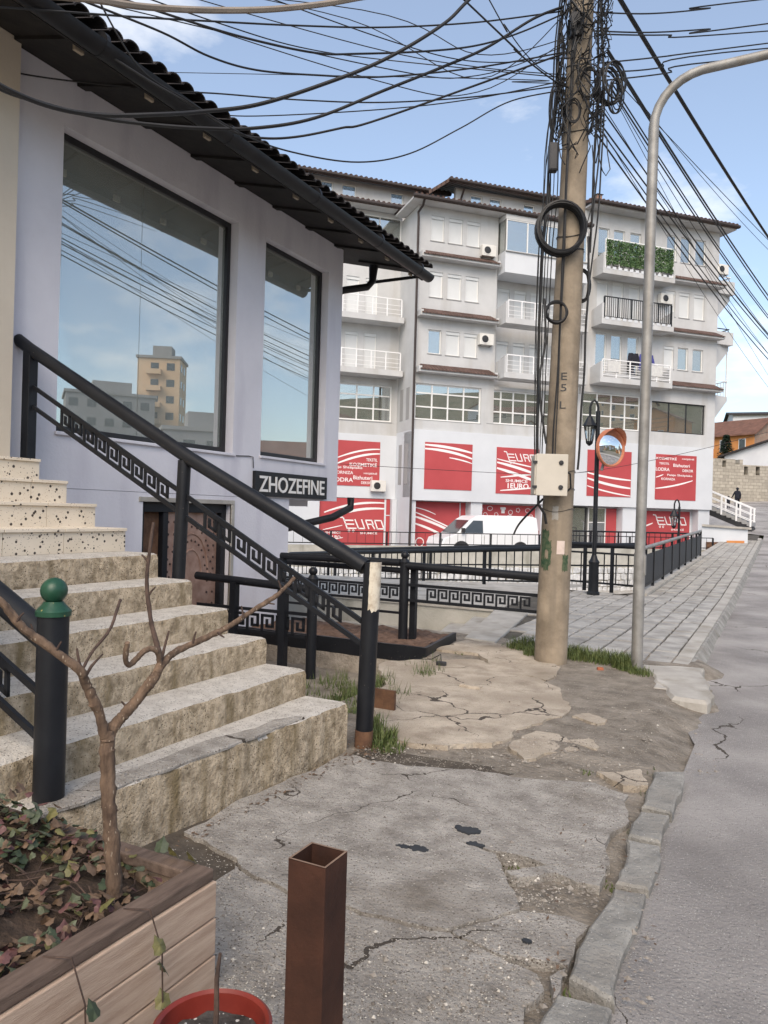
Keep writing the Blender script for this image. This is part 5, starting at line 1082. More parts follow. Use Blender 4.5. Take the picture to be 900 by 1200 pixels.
for x, z, k in ((4.2,1.85,0),(4.72,1.9,1),(5.5,1.82,2),(5.95,1.72,3),(6.4,1.85,0),(7.0,1.84,1),(4.45,1.55,3),(5.1,1.58,0),(5.9,1.45,1),(4.85,1.32,2),(7.2,1.5,3)):
    if k == 2: ic.prism([(x-.17,z+.14),(x-.10,z+.17),(x+.10,z+.17),(x+.17,z+.14),(x+.15,z+.03),(x+.10,z+.05),(x+.10,z-.16),(x-.10,z-.16),(x-.10,z+.05),(x-.15,z+.03)], 0, .003, Matrix(((1,0,0,0),(0,0,-1,yg),(0,1,0,0),(0,0,0,1))))
    else: ic.strip([(x+.12*math.cos(w)*(1+.3*(k == 1)), z+.12*math.sin(w)) for w in [2*math.pi*i/(5+k*3) for i in range(6+k*3)]], [.03]*(6+k*3), yg)
ic.build('printed_icons', M['eprint'], p)
yl = 2.331; p = posters['L']; band(p, ((-3.3,4.3),(-2.0,4.85),(-.93,4.86)), .09, yl); band(p, ((-3.4,3.95),(-2.0,4.6),(-.93,4.62)), .11, yl)
for s_, x, z, w, h in (('TEKSTIL',-1.37,4.28,.62,.16),('KOZMETIKË',-1.83,4.02,1.5,.22),('Paisje Shtëpiake',-2.75,3.82,1.75,.17),('KORNIZA',-2.9,3.56,1.05,.16),('HIGJIENË',-1.42,3.55,.74,.13),('Bizhuteri',-1.84,3.32,1.05,.20),('LODRA',-2.95,3.18,1.15,.22),('DEKOR',-1.65,3.06,.55,.14)): tx(p, s_, x, z, w, h, yl)
yl = 2.276; p = posters['gL']; band(p, ((-3.9,1.45),(-2.3,2.1),(-.62,2.02)), .11, yl); band(p, ((-4.1,.95),(-2.4,1.8),(-.62,1.72)), .13, yl); logo(p, -2.75, .62, .52, yl); tx(p, 'SHUMICË', -3.4, .42, .8, .14, yl); tx(p, '1EURO', -3.3, .18, .62, .17, yl); tx(p, 'SHUMICË', -1.45, .42, .95, .13, yl)
band(p, ((-3.95,.55),(-3.4,.68),(-2.9,.8)), .05, yl); band(p, ((-3.85,-.02),(-3.3,.08),(-2.85,.16)), .05, yl)
# glazed shop entrance
ebox('entrance', 'einner', ((9.35,.5,-.6),(11.9,.555,2.1))); win(9.35, 10.6, -.58, 2.12, .46, 'glass', 1, None, 'frame'); win(10.75, 11.9, -.58, 2.12, .46, 'glass', 2, [1.3], 'eframe'); MB().box((11.95,.5,-.58), (12.65,.55,2.1)).build('poster', M['ered'], eb)
# roofs and attics
def slab_roof(name, m, e0, e1, r0, r1, th=.16, gut=True):
    "one roof pitch: eave edge e0-e1, ridge r0-r1"
    V_ = [Vector(v) for v in (e0,e1,r1,r0)]; b = MB().add(V_+[v-Vector((0,0,th)) for v in V_], [(0,1,2,3),(7,6,5,4),(0,4,5,1),(1,5,6,2),(2,6,7,3),(3,7,4,0)]); o = b.build(name, M[m], eb)
    if gut: MB().tube([Vector(e0)+Vector((0,-.05,-.06)), Vector(e1)+Vector((0,-.05,-.06))], .09, 8).build('gutter', M['egutter'], o, True)
    n_ = int((Vector(e1)-Vector(e0)).length/.28); tmesh = MB().lathe([(.10,0),(.085,.5)], 8).mesh('eave_tile', M['etile'], True)
    d = (Vector(r0)-Vector(e0)).normalized(); rot = d.to_track_quat('Z','Y').to_matrix().to_4x4()
    for i in range(n_): link(tmesh, 'eave_tile', o, Matrix.Translation(Vector(e0).lerp(Vector(e1), (i+.5)/n_)+Vector((0,0,.03))) @ rot)
    return o
ebox('eave_soffit', 'ewall', ((-.55,-.72,17.125),(9.7,2.0,17.22)), ((9.70,-.75,18.405),(19.4,3,18.5)), ((-6.4,1.7,17.42),(-.5,3.2,17.5)))
slab_roof('roof', 'etile2', (-.6,-.8,17.28), (9.72,-.8,17.28), (.6,2.3,18.0), (9.72,2.3,18.0))
slab_roof('roof', 'etile2', (-6.6,1.6,17.56), (-.06,1.6,17.56), (-6.6,4.0,18.1), (-.06,4.0,18.1))
slab_roof('roof', 'etile2', (9.62,-.85,18.62), (19.5,-.85,18.62), (9.62,4.5,20.2), (18.8,4.5,20.2))
MB().add([(19.5,-.85,18.62),(19.5,9.5,18.62),(18.8,4.5,20.2),(19.5,-.85,18.5),(19.5,9.5,18.5)], [(0,1,2),(3,4,1,0)]).build('roof_hip', M['etile2'], eb)
atw = [(3.92,4.62),(5.08,5.80),(7.2,7.9)]; efacade('attic_wall', 'ewall', 3.0, 9.6, 17.3, 19.4, 2.3, [(a,c,18.58,19.14) for a,c in atw])
for a, c in atw: win(a, c, 18.58, 19.14, 2.4, 'glass')
slab_roof('attic_roof', 'etile2', (2.3,1.6,19.5), (9.75,1.6,19.5), (2.9,5,20.4), (9.75,5,20.4)); MB().add([(2.3,1.6,19.5),(2.9,5,20.4),(.8,5,18.6),(1.2,1.7,18.7),(2.3,1.6,19.3),(1.2,1.7,18.5)], [(0,1,2,3),(4,0,3,5)]).build('attic_roof', M['etile2'], eb)
law = [(-4.1,-3.45),(-2.95,-2.15),(-.15,.6)]; efacade('attic_wall', 'ewall', -5.6, 3.0, 17.5, 19.5, 4.0, [(a,c,18.68,19.28) for a,c in law])
for a, c in law: win(a, c, 18.68, 19.28, 4.1, 'glass')
ebox('attic_core', 'einner', ((-5.4,4.5,17.5),(9.5,8.5,19.2))); MB().add([(-5.62,4,17.5),(-5.62,9,17.5),(-5.62,9,19.4),(-5.62,6,20.3),(-5.62,4,19.4)], [(0,4,3,2,1)]).build('gable_end', M['redbrick'], eb)
slab_roof('attic_roof', 'etile2', (-5.9,3.4,19.5), (3.2,3.4,19.5), (-5.9,6.4,20.5), (3.2,6.4,20.5)); MB().add([(-5.9,3.4,19.42),(-5.9,3.4,19.22),(-5.9,6.4,20.22),(-5.9,6.4,20.42)], [(0,1,2,3)]).build('bargeboard', M['eframe'], eb)
for x, y, z0, z1, w in ((8.4,3.6,19.7,20.25,.28),(12.55,3.0,19.6,20.75,.16),(11.1,3.2,19.6,19.95,.1)):
    ch = MB().box((x-w,y-w,z0), (x+w,y+w,z1)).build('chimney', M['redbrick'], eb); MB().add([(x-w*1.5,y-w*1.5,z1),(x+w*1.5,y-w*1.5,z1),(x+w*1.5,y+w*1.5,z1),(x-w*1.5,y+w*1.5,z1),(x,y,z1+w*.8)], [(0,1,4),(1,2,4),(2,3,4),(3,0,4),(3,2,1,0)]).build('chimney_cap', M['etile'], ch)
for pts in ([(.02,-.75,17.2),(.02,-.5,16.9),(-.06,-.1,16.7),(-.06,-.16,16.4),(-.06,-.16,-.6)], [(-5.0,3.6,19.4),(-5.0,3.85,19.1),(-5.0,3.9,18.2)], [(3.3,1.8,19.2),(3.3,2.2,18.8),(3.3,2.22,17.9)]): MB().tube(pts, .06, 8).build('downpipe', M['egutter'], eb, True)
# air conditioners, each its own unit
def ac(x, y, z, label, sc=1):
    t = thing('air_conditioner', label, 'air conditioner', tuple(EM @ Vector((x, y, z))), ERZ)
    MB().box((-.40*sc,-.32,0), (.40*sc,-.02,.58*sc)).build('case', M['acwhite'], t, bev=.02)
    b = MB(); b.lathe([(.23*sc,0),(.23*sc,.02),(.19*sc,.02),(.19*sc,0)], 20, T(-.10*sc,-.321,.29*sc) @ Matrix.Rotation(R(90),4,'X')); b.build('grille_ring', M['acwhite'], t); MB().lathe([(.19*sc,0),(.05,.012)], 16, T(-.10*sc,-.322,.29*sc) @ Matrix.Rotation(R(90),4,'X')).build('fan', M['dark'], t)
    for s_ in (-.3,.3): MB().box((s_*sc-.02,-.36,-.04), (s_*sc+.02,0,-.005)).build('bracket', M['galv'], t)
ac(3.85, 0, 14.95, 'air conditioner on the wall above the top tiled ledge'); ac(3.85, 0, 10.35, 'air conditioner beside the third shuttered window two floors below the roof'); ac(15.0, -.05, 13.75, 'air conditioner between the black railed balcony and shuttered windows'); ac(19.2, .3, 16.05, 'air conditioner on the corner balcony under the roof end'); ac(-1.05, 2.3, 2.62, 'air conditioner at the foot of the red poster behind the shop corner')
# laundry
ld = thing('laundry', 'dark clothes hanging on the lowest right balcony', 'laundry', tuple(EM @ Vector((13.0,-.75,10.2))), ERZ)
for i, (m, w, h) in enumerate((('cloth',.35,.75),('cloth',.3,.7),('clothb',.25,.9),('cloth',.4,.8),('clothb',.2,.8))):
    vs = []; x = -.75+.36*i
    for j in range(6):
        for k in range(5): vs.append((x+w*k/4-.02*j*(1-k/2), .04*math.sin(k*2+j), .45-h*j/5))
    MB().add(vs, [(j*5+k, j*5+k+1, (j+1)*5+k+1, (j+1)*5+k) for j in range(5) for k in range(4)]).build('garment', M[m], ld, True)
for x, w in ((10.75,.75),(13.5,.8)): 
    tw = MB().box((x,-1.02,9.45), (x+w,-.99,10.05)).build('towel', M['clothw'], None); tw.matrix_world = EM; tag(tw, 'pale cloth draped inside the white balcony railing', 'cloth', 'cloths on the balcony railing')
# parking level, retaining wall, fence, sunken court
def ew(x, y, z): return tuple(EM @ Vector((x, y, z)))
pk = MB().prism([(-14,-6.9),(12.4,-6.9),(19.2,.5),(-14,.5)], -1.72, -.42).build('parking', M['asphalt']); pk.matrix_world = EM; struct(pk)
cw = thing('court_wall', 'grey concrete court wall with white stone cladding below the parking railing', 'wall', tuple(EO), ERZ)
MB().box((-14,-7.2,-1.72), (12.6,-6.92,.20)).build('wall', M['retain'], cw)
cl = MB(); random.seed(3); zz = -1.72
while zz < -.72:
    hh = random.uniform(.2,.3); x = -14
    while x < 12.4:
        w = random.uniform(.2,.45); e = [random.uniform(-.03,.03) for _ in range(8)]
        cl.prism([(x+.02+e[0],zz+.02+e[1]),(x+w-.02+e[2],zz+.02+e[3]),(x+w-.02+e[4],zz+hh-.02+e[5]),(x+w*.5,zz+hh+e[1]),(x+.02+e[6],zz+hh-.02+e[7])], 0, random.uniform(.05,.09), Matrix(((1,0,0,0),(0,0,-1,-7.2),(0,1,0,0),(0,0,0,1))), inset=.02); x += w
    zz += hh
stuff(cl.build('stone_cladding', M['cladding'], cw))
fence('thin black barred railing on top of the concrete court wall', ew(-13,-7.06,.2), ew(12.6,-7.06,.2), .55, 12, 70, rt=.02, rb=.012, low=.08)
fence('second black railing behind the court wall before the shop entrance', ew(6,-4.5,-.6), ew(13.6,-5.0,-.6), 1.5, 6, 24, rt=.04, low=.7)
ct = MB().add([Vector(ew(-14,-7.2,-1.66)), Vector(ew(12.6,-7.2,-1.66)), Vector((-2.7,40,-1.66)), Vector((-2.6,16.3,-1.66)), Vector((-15,16,-1.66))], [(0,4,3,2,1)]).build('court_floor', M['palecon']); struct(ct)
# delivery van
van = thing('van', 'white panel delivery van parked in front of the red posters', 'van', ew(2.1,-4.0,-.42), ERZ)
prof = [(-2.42,.30),(-2.45,.62),(-2.35,.88),(-1.72,1.10),(-1.05,1.72),(-.75,1.90),(-.3,1.95),(2.1,1.95),(2.36,1.86),(2.42,1.2),(2.42,.32)]
vs = []; n_ = len(prof)
for yy, k in ((-.95,1),(-.90,1),(.90,1),(.95,1)):
    for x, z in prof: 
        inn = .0 if abs(yy) > .94 else 0; tp = max(0,(z-1.0))*.13; vs.append((x*(.985 if abs(yy) > .94 else 1), (yy-math.copysign(tp, yy)), (z-.02 if abs(yy) > .94 and z > 1.5 else z)))
fs = [(j*n_+i, j*n_+(i+1)%n_, (j+1)*n_+(i+1)%n_, (j+1)*n_+i) for j in range(3) for i in range(n_)]+[tuple(range(n_-1,-1,-1)), tuple(3*n_+i for i in range(n_))]
bd = MB().add(vs, [f[::-1] for f in fs]).build('body', M['vanpaint'], van, bev=.02)
sk = lambda x, z: (x, -.957+max(0,(z-1.0))*.13, z)
MB().add([sk(-1.50,1.14),sk(-.45,1.14),sk(-.45,1.70),sk(-.92,1.70)], [(0,1,2,3)]).build('side_window', M['vanglass'], van)
MB().add([(-1.71,-.80,1.13),(-1.71,.80,1.13),(-1.09,.74,1.70),(-1.09,-.74,1.70)], [(3,2,1,0)]).build('windscreen', M['vanglass'], van).location = (-.012,0,.012)
for x0 in (-.40,1.0): MB().box((x0,-.962,.42), (x0+.012,-.957+.0,1.05)).build('door_gap', M['dark'], van)
MB().box((-2.44,-.99,.30), (2.44,-.955,.48)).build('sill_trim', M['dark'], van, bev=.01)
for x in (-1.52,1.45):
    for yy in (-.88,.88):
        wh = MB().lathe([(.20,-.10),(.32,-.10),(.33,0),(.32,.10),(.20,.10)], 22, T(x,yy,.33) @ Matrix.Rotation(R(90),4,'X')).build('wheel', M['tyre'], van, True); MB().lathe([(.20,-.06),(.19,.104),(.02,.108)], 16, T(x,yy,.33) @ Matrix.Rotation(R(90),4,'X')).build('rim', M['rim'], wh, True)
    MB().lathe([(.42,0),(.42,.012),(.34,.012)], 22, T(x,-.957,.36) @ Matrix.Rotation(R(90),4,'X')).build('wheel_arch', M['dark'], van)
MB().box((-2.44,-.86,.70), (-2.30,-.55,.86)).build('headlight', M['lampglass'], van); MB().box((2.40,-.90,.8), (2.43,-.78,1.3)).build('tail_light', M['redpot'], van); MB().box((-1.55,-1.14,1.15), (-1.42,-.95,1.36)).build('wing_mirror', M['dark'], van, bev=.02)
# ---------------------------------------------------------------- up the street: ramp block, outside stair, walkers, stone wall, houses
A_ = at(822,640,38.8); B_ = at(876,640,38); wb = thing('ramp_wall', 'low white rendered wall below the white outside stair', 'wall')
d_ = (B_-A_); d_.z = 0; nn = Vector((-d_.y, d_.x, 0)).normalized()*2.5; zA, zB = .1, .35
def quadbox(name, m, p, q, off, z0p, z0q, z1p, z1q, parent):
    v = [(p.x,p.y,z0p),(q.x,q.y,z0q),(q.x+off.x,q.y+off.y,z0q),(p.x+off.x,p.y+off.y,z0p),(p.x,p.y,z1p),(q.x,q.y,z1q),(q.x+off.x,q.y+off.y,z1q),(p.x+off.x,p.y+off.y,z1p)]
    return MB().add(v, [(0,3,2,1),(4,5,6,7),(0,1,5,4),(1,2,6,5),(2,3,7,6),(3,0,4,7)]).build(name, M[m], parent)
quadbox('wall', 'ewhite', A_, B_, nn, -.5, -.5, 1.28, 1.18, wb); e_ = nn.normalized()*.06
quadbox('base_strip', 'stub', A_.lerp(B_,.1)-e_, A_.lerp(B_,.55)-e_, e_*.98, -.3, -.2, .50, .52, wb); quadbox('yellow_strip', 'orangewall', A_.lerp(B_,.55)-e_, A_.lerp(B_,.93)-e_, e_*.97, 0, 0, .60, .62, wb)
quadbox('coping', 'palecon', A_-e_*2, B_-e_*2+d_.normalized()*.15, nn, 1.28, 1.18, 1.38, 1.28, wb)
os_ = thing('outside_stair', 'white railed outside stair descending from the apartment building to the street', 'stair')
s0 = at(828,600,48.5); s1 = at(881,617,47); s0.z = 2.55; s1.z = 1.42; u = (s1-s0); n2 = Vector((-u.y, u.x, 0)).normalized()*1.3
for i in range(9): p = s0.lerp(s1, i/9); q = s0.lerp(s1, (i+1)/9); quadbox('step', 'towergrey', p, q, n2, p.z-.25, p.z-.25, p.z, p.z, os_)
quadbox('stringer', 'dark', s0, s1, n2*.98, s0.z-.55, s1.z-.5, s0.z-.2, s1.z-.2, os_)
for off in (Vector((0,0,0)), n2*.97):
    for hz in (.95,.55,.15): MB().tube([s0+off+Vector((0,0,hz)), s1+off+Vector((0,0,hz))], .04 if hz > .9 else .03, 8).build('rail', M['whiterail'], os_, True)
    for t in (.0,.33,.66,.97): p = s0.lerp(s1, t)+off; MB().box((p.x-.05,p.y-.05,p.z-.2), (p.x+.05,p.y+.05,p.z+1.0)).build('post', M['whiterail'], os_)
# two walkers
def walker(label, px, f, hgt, face, arms, coat):
    c = at(px, 600, f); zz = zr(c.y); k = hgt/1.76
    if arms == 'adult': W = [(0,0,.95),(0,0,1.15),(0,0,1.34),(0,0,1.45),(0,0,1.53),(0,.02,1.61),(0,.03,1.70),(.10,.02,.88),(.12,.16,.50),(.12,.12,.10),(.12,.26,.05),(-.10,-.02,.88),(-.12,-.10,.50),(-.12,-.30,.12),(-.12,-.20,.04),(.20,0,1.40),(.25,-.04,1.14),(.24,.05,.90),(.24,.07,.80),(-.20,0,1.40),(-.30,.02,1.16),(-.40,.06,.96),(-.44,.08,.87)]
    else: W = [(x,y,z) for x,y,z in FIG]; W[15:19] = [(.19,0,1.41),(.30,.0,1.22),(.42,.03,1.40),(.47,.04,1.50)]
    rad = [(.19,.15),(.19,.14),(.20,.14),(.12,.10),.065,(.09,.105),(.08,.09),.12,.085,.06,.05,.12,.085,.06,.05,.075,.065,.05,.045,.075,.065,.05,.045]
    t = thing('person', label, 'person', (c.x, c.y, zz), face); t.scale = (k,k,k)
    body('body', W, FED, rad, M[coat], t)
    hr_ = MB().lathe([(max(.001,.118*math.sin(a)), .125*-math.cos(a)) for a in [math.pi*i/8 for i in range(9)]], 14, T(0,.0,1.68)).build('hair', M['cloth'], t, True)
    body('coat', [(0,0,1.42),(0,0,1.2),(0,0,1.0),(0,0,.72 if arms == 'adult' else .85),(.2,0,1.4),(-.2,0,1.4)], [(0,1),(1,2),(2,3),(0,4),(0,5)], [(.16,.14),(.22,.17),(.22,.19),(.25,.22),.09,.09], M['cloth' if coat == 'cloth' else 'clothb'], t, 1)
    for sx in (1,-1):
        i = 18 if sx > 0 else 22; h0 = Vector(W[i]); b = MB(); b.tube([h0+Vector((0,0,.05)), h0, h0+Vector((0,.01,-.06))], [.03,.042,.035], 8)
        for fi in range(4): b.tube([h0+Vector((-.03+.02*fi,.01,-.05)), h0+Vector((-.03+.02*fi,.025,-.09)), h0+Vector((-.03+.02*fi,.03,-.115-.006*(fi in (1,2)))) ], .009, 5)
        b.tube([h0+Vector((sx*-.035,.02,-.02)), h0+Vector((sx*-.05,.04,-.06))], .010, 5); b.build('hand', M['skin'], t, True)
walker('adult in a long dark coat walking uphill holding the child by the hand', 863.5, 66, 1.76, R(5), 'adult', 'cloth')
walker('small child in dark clothes walking beside the adult by the stone wall', 853.5, 66, 1.05, R(5), 'child', 'cloth')
# crenellated stone wall
cwl = at(826,600,73); cwr = at(1010,600,77); cwl.z = cwr.z = 0; L_w = (cwr-cwl).length; rzw = math.atan2((cwr-cwl).y, (cwr-cwl).x)
sw = thing('stone_wall', 'tall pale stone wall with square openings along its top', 'wall', (cwl.x, cwl.y, 0), rzw)
hl = [(1.75,2.15,6.75,7.40),(3.15,3.65,7.05,7.62),(4.15,4.60,6.10,6.90),(5.45,5.9,6.1,6.95),(7.2,7.7,6.1,6.95),(9,9.5,6.1,6.95)]
b = MB(); openings(b, -3, 4.0, 1, 7.55, hl[:2], lambda a, c, z0, z1: b.box((a,0,z0), (c,.8,z1))); openings(b, 4.0, L_w, 1, 7.05, hl[2:], lambda a, c, z0, z1: b.box((a,0,z0), (c,.8,z1))); b.build('masonry', M['castle'], sw)
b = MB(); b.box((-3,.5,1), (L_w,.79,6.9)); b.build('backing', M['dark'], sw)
# terrain behind the wall
tr = MB(); vs = []; xs_ = [-80+8*i for i in range(27)]; ys_ = [95+8*i for i in range(14)]
for yy in ys_:
    for x in xs_: vs.append((x, yy, 6.2+(yy-95)*.10+1.2*noise.noise(Vector((x*.05,yy*.05,0)))+max(0,(abs(x)-30))*.02))
w_ = len(xs_); tr.add(vs, [(j*w_+i, j*w_+i+1, (j+1)*w_+i+1, (j+1)*w_+i) for j in range(len(ys_)-1) for i in range(w_-1)]); tr.add([(x,95,-2) for x in xs_]+[(x,95,vs[i][2]) for i, x in enumerate(xs_)], [(i, i+1, w_+i+1, w_+i) for i in range(w_-1)])
struct(tr.build('hillside', M['hillgrass'], None, True))
def house(name, label, loc, sx, sy, h, rise, rz, wm, rm_, wins=(), sidem=None, group=None, over=.5, floors=1):
    t = thing(name, label, 'house', loc, rz, group)
    MB().add([(-sx,-sy,-3),(sx,-sy,-3),(sx,sy,-3),(-sx,sy,-3),(-sx,-sy,h),(sx,-sy,h),(sx,sy,h),(-sx,sy,h),(-sx,0,h+rise),(sx,0,h+rise)], [(0,1,5,4),(2,3,7,6)]+([] if sidem else [(1,2,6,9,5),(3,0,4,8,7)])).build('wall', M[wm], t)
    if sidem: MB().add([(sx,-sy,-3),(sx,sy,-3),(sx,sy,h),(sx,0,h+rise),(sx,-sy,h),(-sx,sy,-3),(-sx,-sy,-3),(-sx,-sy,h),(-sx,0,h+rise),(-sx,sy,h)], [(0,1,2,3,4),(5,6,7,8,9)]).build('gable_wall', M[sidem], t)
    k = rise/sy; o_ = over; th = .18
    for s_ in (-1,1):
        e = [(-sx-o_, s_*(sy+o_), h-o_*k), (sx+o_, s_*(sy+o_), h-o_*k), (sx+o_, 0, h+rise), (-sx-o_, 0, h+rise)]; q = MB().add(e+[(x,y,z+th) for x,y,z in e], [(0,1,2,3),(7,6,5,4),(0,4,5,1),(1,5,6,2),(2,6,7,3),(3,7,4,0)]); q.build('roof', M[rm_], t)
    for side, u0, z0, w, hh in wins:
        f = MB(); g_ = MB(); d = .04
        if side == 's': f.box((u0,-sy-d,z0),(u0+w,-sy-.002,z0+hh)); g_.box((u0+.08,-sy-d-.012,z0+.08),(u0+w-.08,-sy-d-.002,z0+hh-.08))
        elif side == 'w': f.box((-sx-d,u0,z0),(-sx-.002,u0+w,z0+hh)); g_.box((-sx-d-.012,u0+.08,z0+.08),(-sx-d-.002,u0+w-.08,z0+hh-.08))
        else: f.box((sx+.002,u0,z0),(sx+d,u0+w,z0+hh)); g_.box((sx+d+.002,u0+.08,z0+.08),(sx+d+.012,u0+w-.08,z0+hh-.08))
        wo = f.build('window', M['eframe'], t); g_.build('pane', M['vanglass'], wo)
    return t
oc = at(883,560,95); th_ = R(-30); hx, hy = 5.5, 3.0
ctr = Vector((oc.x, oc.y, 7.8))+Vector((math.cos(th_)*-hx-math.sin(th_)*hy, math.sin(th_)*-hx+math.cos(th_)*hy, 0))
house('orange_house', 'orange rendered house with red tiled roof and one brick side above the stone wall', tuple(ctr), hx, hy, 4.9, 1.9, th_, 'orangewall', 'redtile', [('s',3.4,2.6,.95,1.6),('s',.8,2.6,.8,1.6),('s',-2.6,2.6,.9,1.6),('s',-4.6,2.6,.9,1.6),('e',-.6,2.4,1.1,1.4)], 'redbrick')
wc = at(905,560,84); house('white_house', 'low white house with dark roof just behind the stone wall', (wc.x+1.0, wc.y, 5.5), 3.6, 5, 3.2, 1.6, R(90-14), 'whitewall', 'tile_dark', [('s',-.5,.8,1,1.2)])
wc = at(905,560,122); house('white_house', 'big pale house with shallow roof behind the orange house', (wc.x+1, wc.y, 9), 7.5, 6, 9.0, 1.0, R(8), 'whitewall', 'tile_dark', [('s',-5.5,4.5,1,1.4)])
# dark conifer over the wall
cf = thing('conifer', 'dark bushy conifer between the apartment building and the orange house', 'tree', (*at(850,560,86).xy, 6.3)); random.seed(9)
MB().tube([(0,0,-.5),(.05,0,2),(0,0,4.6)], [.16,.11,.03], 8).build('trunk', M['barkd'], cf, True); b = MB()
for i in range(5200):
    z = random.random()**1.2*4.4+.6; rr = (1.35*(1-(z-.6)/4.9)+.15)*random.random()**.45*(1+.35*noise.noise(Vector((z*1.5,i%7,0)))); a = random.uniform(0,6.28)
    c = Vector((rr*math.cos(a), rr*math.sin(a), z-.25*rr)); o1 = Vector((math.cos(a),math.sin(a),random.uniform(-.6,.3)))*.11; o2 = Vector((-math.sin(a),math.cos(a),random.uniform(-.5,.5)))*.06; b.add([c-o1, c+o2, c+o1, c-o2], [(0,1,2,3)])
b.build('crown', M['conifer'], cf)
# ---------------------------------------------------------------- the rest of the neighbourhood (seen in the glass)
hb = MB(); vs = []
def hz_(x, yy): return -1.9+max(0, x-55)*(.10+.18*max(0, min(1, (75-yy)/35)))+3*noise.noise(Vector((x*.02,yy*.02,6)))*min(1, max(0,(x-55)/60))
for j in range(41):
    for i in range(31): x = 48+6.5*i; yy = -110+6.5*j; vs.append((x, yy, hz_(x, yy)))
hb.add(vs, [(j*31+i, j*31+i+1, (j+1)*31+i+1, (j+1)*31+i) for j in range(40) for i in range(30)]); struct(hb.build('hillside_opposite', M['hillgrass'], None, True))
def towerblock(label, x, y, w, d, h, rz, m, floors, balc):
    t = thing('tower_block', label, 'building', (x, y, hz_(x, y)-1), rz); h -= hz_(x, y)-1; floors = max(3, int(h/3)); MB().box((-w/2,-d/2,0), (w/2,d/2,h)).build('wall', M[m], t); MB().box((-w/2-.3,-d/2-.3,h), (w/2+.3,d/2+.3,h+.5)).build('parapet', M['towergrey'], t); MB().box((-w/4,-d/4,h+.5), (w/5,d/4,h+2.8)).build('lift_house', M['towergrey'], t)
    fh = h/floors
    for k in range(floors):
        for q in range(int(w/3)):
            x0 = -w/2+1+q*3.0; wv = MB().box((x0,-d/2-.05,k*fh+.9), (x0+1.5,-d/2-.005,k*fh+2.3)).build('window', M['vanglass'], t)
            if balc and q % 2: MB().box((x0-.6,-d/2-1.3,k*fh+.0), (x0+2.2,-d/2-.06,k*fh+.95)).build('balcony', M[m], t)
        for q in range(int(d/3.2)): y0 = -d/2+1+q*3.2; MB().box((-w/2-.05,y0,k*fh+.9), (-w/2-.005,y0+1.4,k*fh+2.3)).build('window', M['vanglass'], t)
def dirp(deg, dist): return (-6+dist*math.sin(R(deg)), 6+dist*math.cos(R(deg)))
x, y = dirp(43.4,150); towerblock('tan tower block with stacked balconies mirrored in the shop window', x, y, 8, 8, 30, R(-33), 'towerwall', 9, True)
x, y = dirp(47.2,142); towerblock('low grey block beside the tan tower mirrored in the shop window', x, y, 15, 11, 21, R(-52), 'towergrey', 6, False)
x, y = dirp(40.2,100); towerblock('flat grey block with roof house mirrored in the shop window', x, y, 11, 9, 11.5, R(-48), 'towergrey', 3, False)
random.seed(21); hl_ = 'hillside house across the street, seen only mirrored in the glass'
for k, (x, y) in enumerate([(70,-60),(78,-32),(66,-10),(72,12),(85,28),(74,44),(100,-48),(104,-18),(102,8),(112,36),(98,60),(130,-30),(135,0),(140,26),(128,52),(60,75),(84,84),(118,78),(150,-60),(162,-15),(165,20),(48,44),(45,66)]):
    house('hillside_house', hl_, (x, y, hz_(x, y)), random.uniform(4,6.5), random.uniform(3.5,5), random.uniform(4.5,7.5), random.uniform(1.6,2.4), R(random.choice([-75,-60,-90,15,-40])), random.choice(['whitewall','towerwall','beige','orangewall','whitewall']), 'redtile', [('s',-2.8,1,1.1,1.4),('s',-.4,1,1.1,1.4),('s',1.9,1,1.1,1.4),('s',-2.8,3.6,1.1,1.2),('s',1.9,3.6,1.1,1.2),('w',-1.6,2,1.1,1.4),('w',.8,2,1.1,1.4)], group='hillside houses across the street')
for k, (x, y, lab) in enumerate([(27,-26,'white house on the far footway behind the viewer'),(28,-9,'beige house on the far footway beside the road')]):
    house('street_house', lab, (x, y, 0), 5.5, 5, 6, 2.2, R(-90), ('whitewall','beige')[k], 'redtile', [('s',-4,1,1.2,1.5),('s',-1,1,1.2,1.5),('s',2,1,1.2,1.5),('s',-4,3.8,1.2,1.4),('s',2,3.8,1.2,1.4)])
x, y = dirp(34.2,58); house('gable_house', 'grey gabled house mirrored in the narrow shop window', (x, y, -1), 4, 5, 5.2, 3, R(-38), 'towergrey', 'redtile', [('s',-2,1,1.2,1.5)])
# ---------------------------------------------------------------- loose things on the ground
random.seed(31); gb = MB()
def pebble(x, y, z, r_):
    v = []
    for dx, dy, dz in ((1,0,0),(0,1,0),(-1,0,0),(0,-1,0),(0,0,.7),(0,0,-.4)): k = random.uniform(.6,1.1)*r_; v.append((x+dx*k, y+dy*k, z+dz*k))
    gb.add(v, [(0,1,4),(1,2,4),(2,3,4),(3,0,4),(1,0,5),(2,1,5),(3,2,5),(0,3,5)])
zones = [((430,690),(868,905),700),((640,840),(840,905),250),((440,760),(750,880),260),((600,700),(1030,1065),160),((405,480),(868,895),140),((190,700),(930,1180),150),((500,660),(1100,1190),140),((700,770),(960,1190),110)]
for (xa, xb), (ya, yb), n_ in zones:
    for i in range(n_):
        g = G(random.uniform(xa,xb), random.uniform(ya,yb))
        if g.x < -2.45 and 2 < g.y < 4.45: continue
        pebble(g.x, g.y, max(dirtz(g.x,g.y), .0 if n_ <= 160 else -.02)+.006, random.choice([.003,.004,.005,.006,.007,.009]) if random.random() < .95 else random.uniform(.012,.022))
ag = [MB(), MB(), MB()]
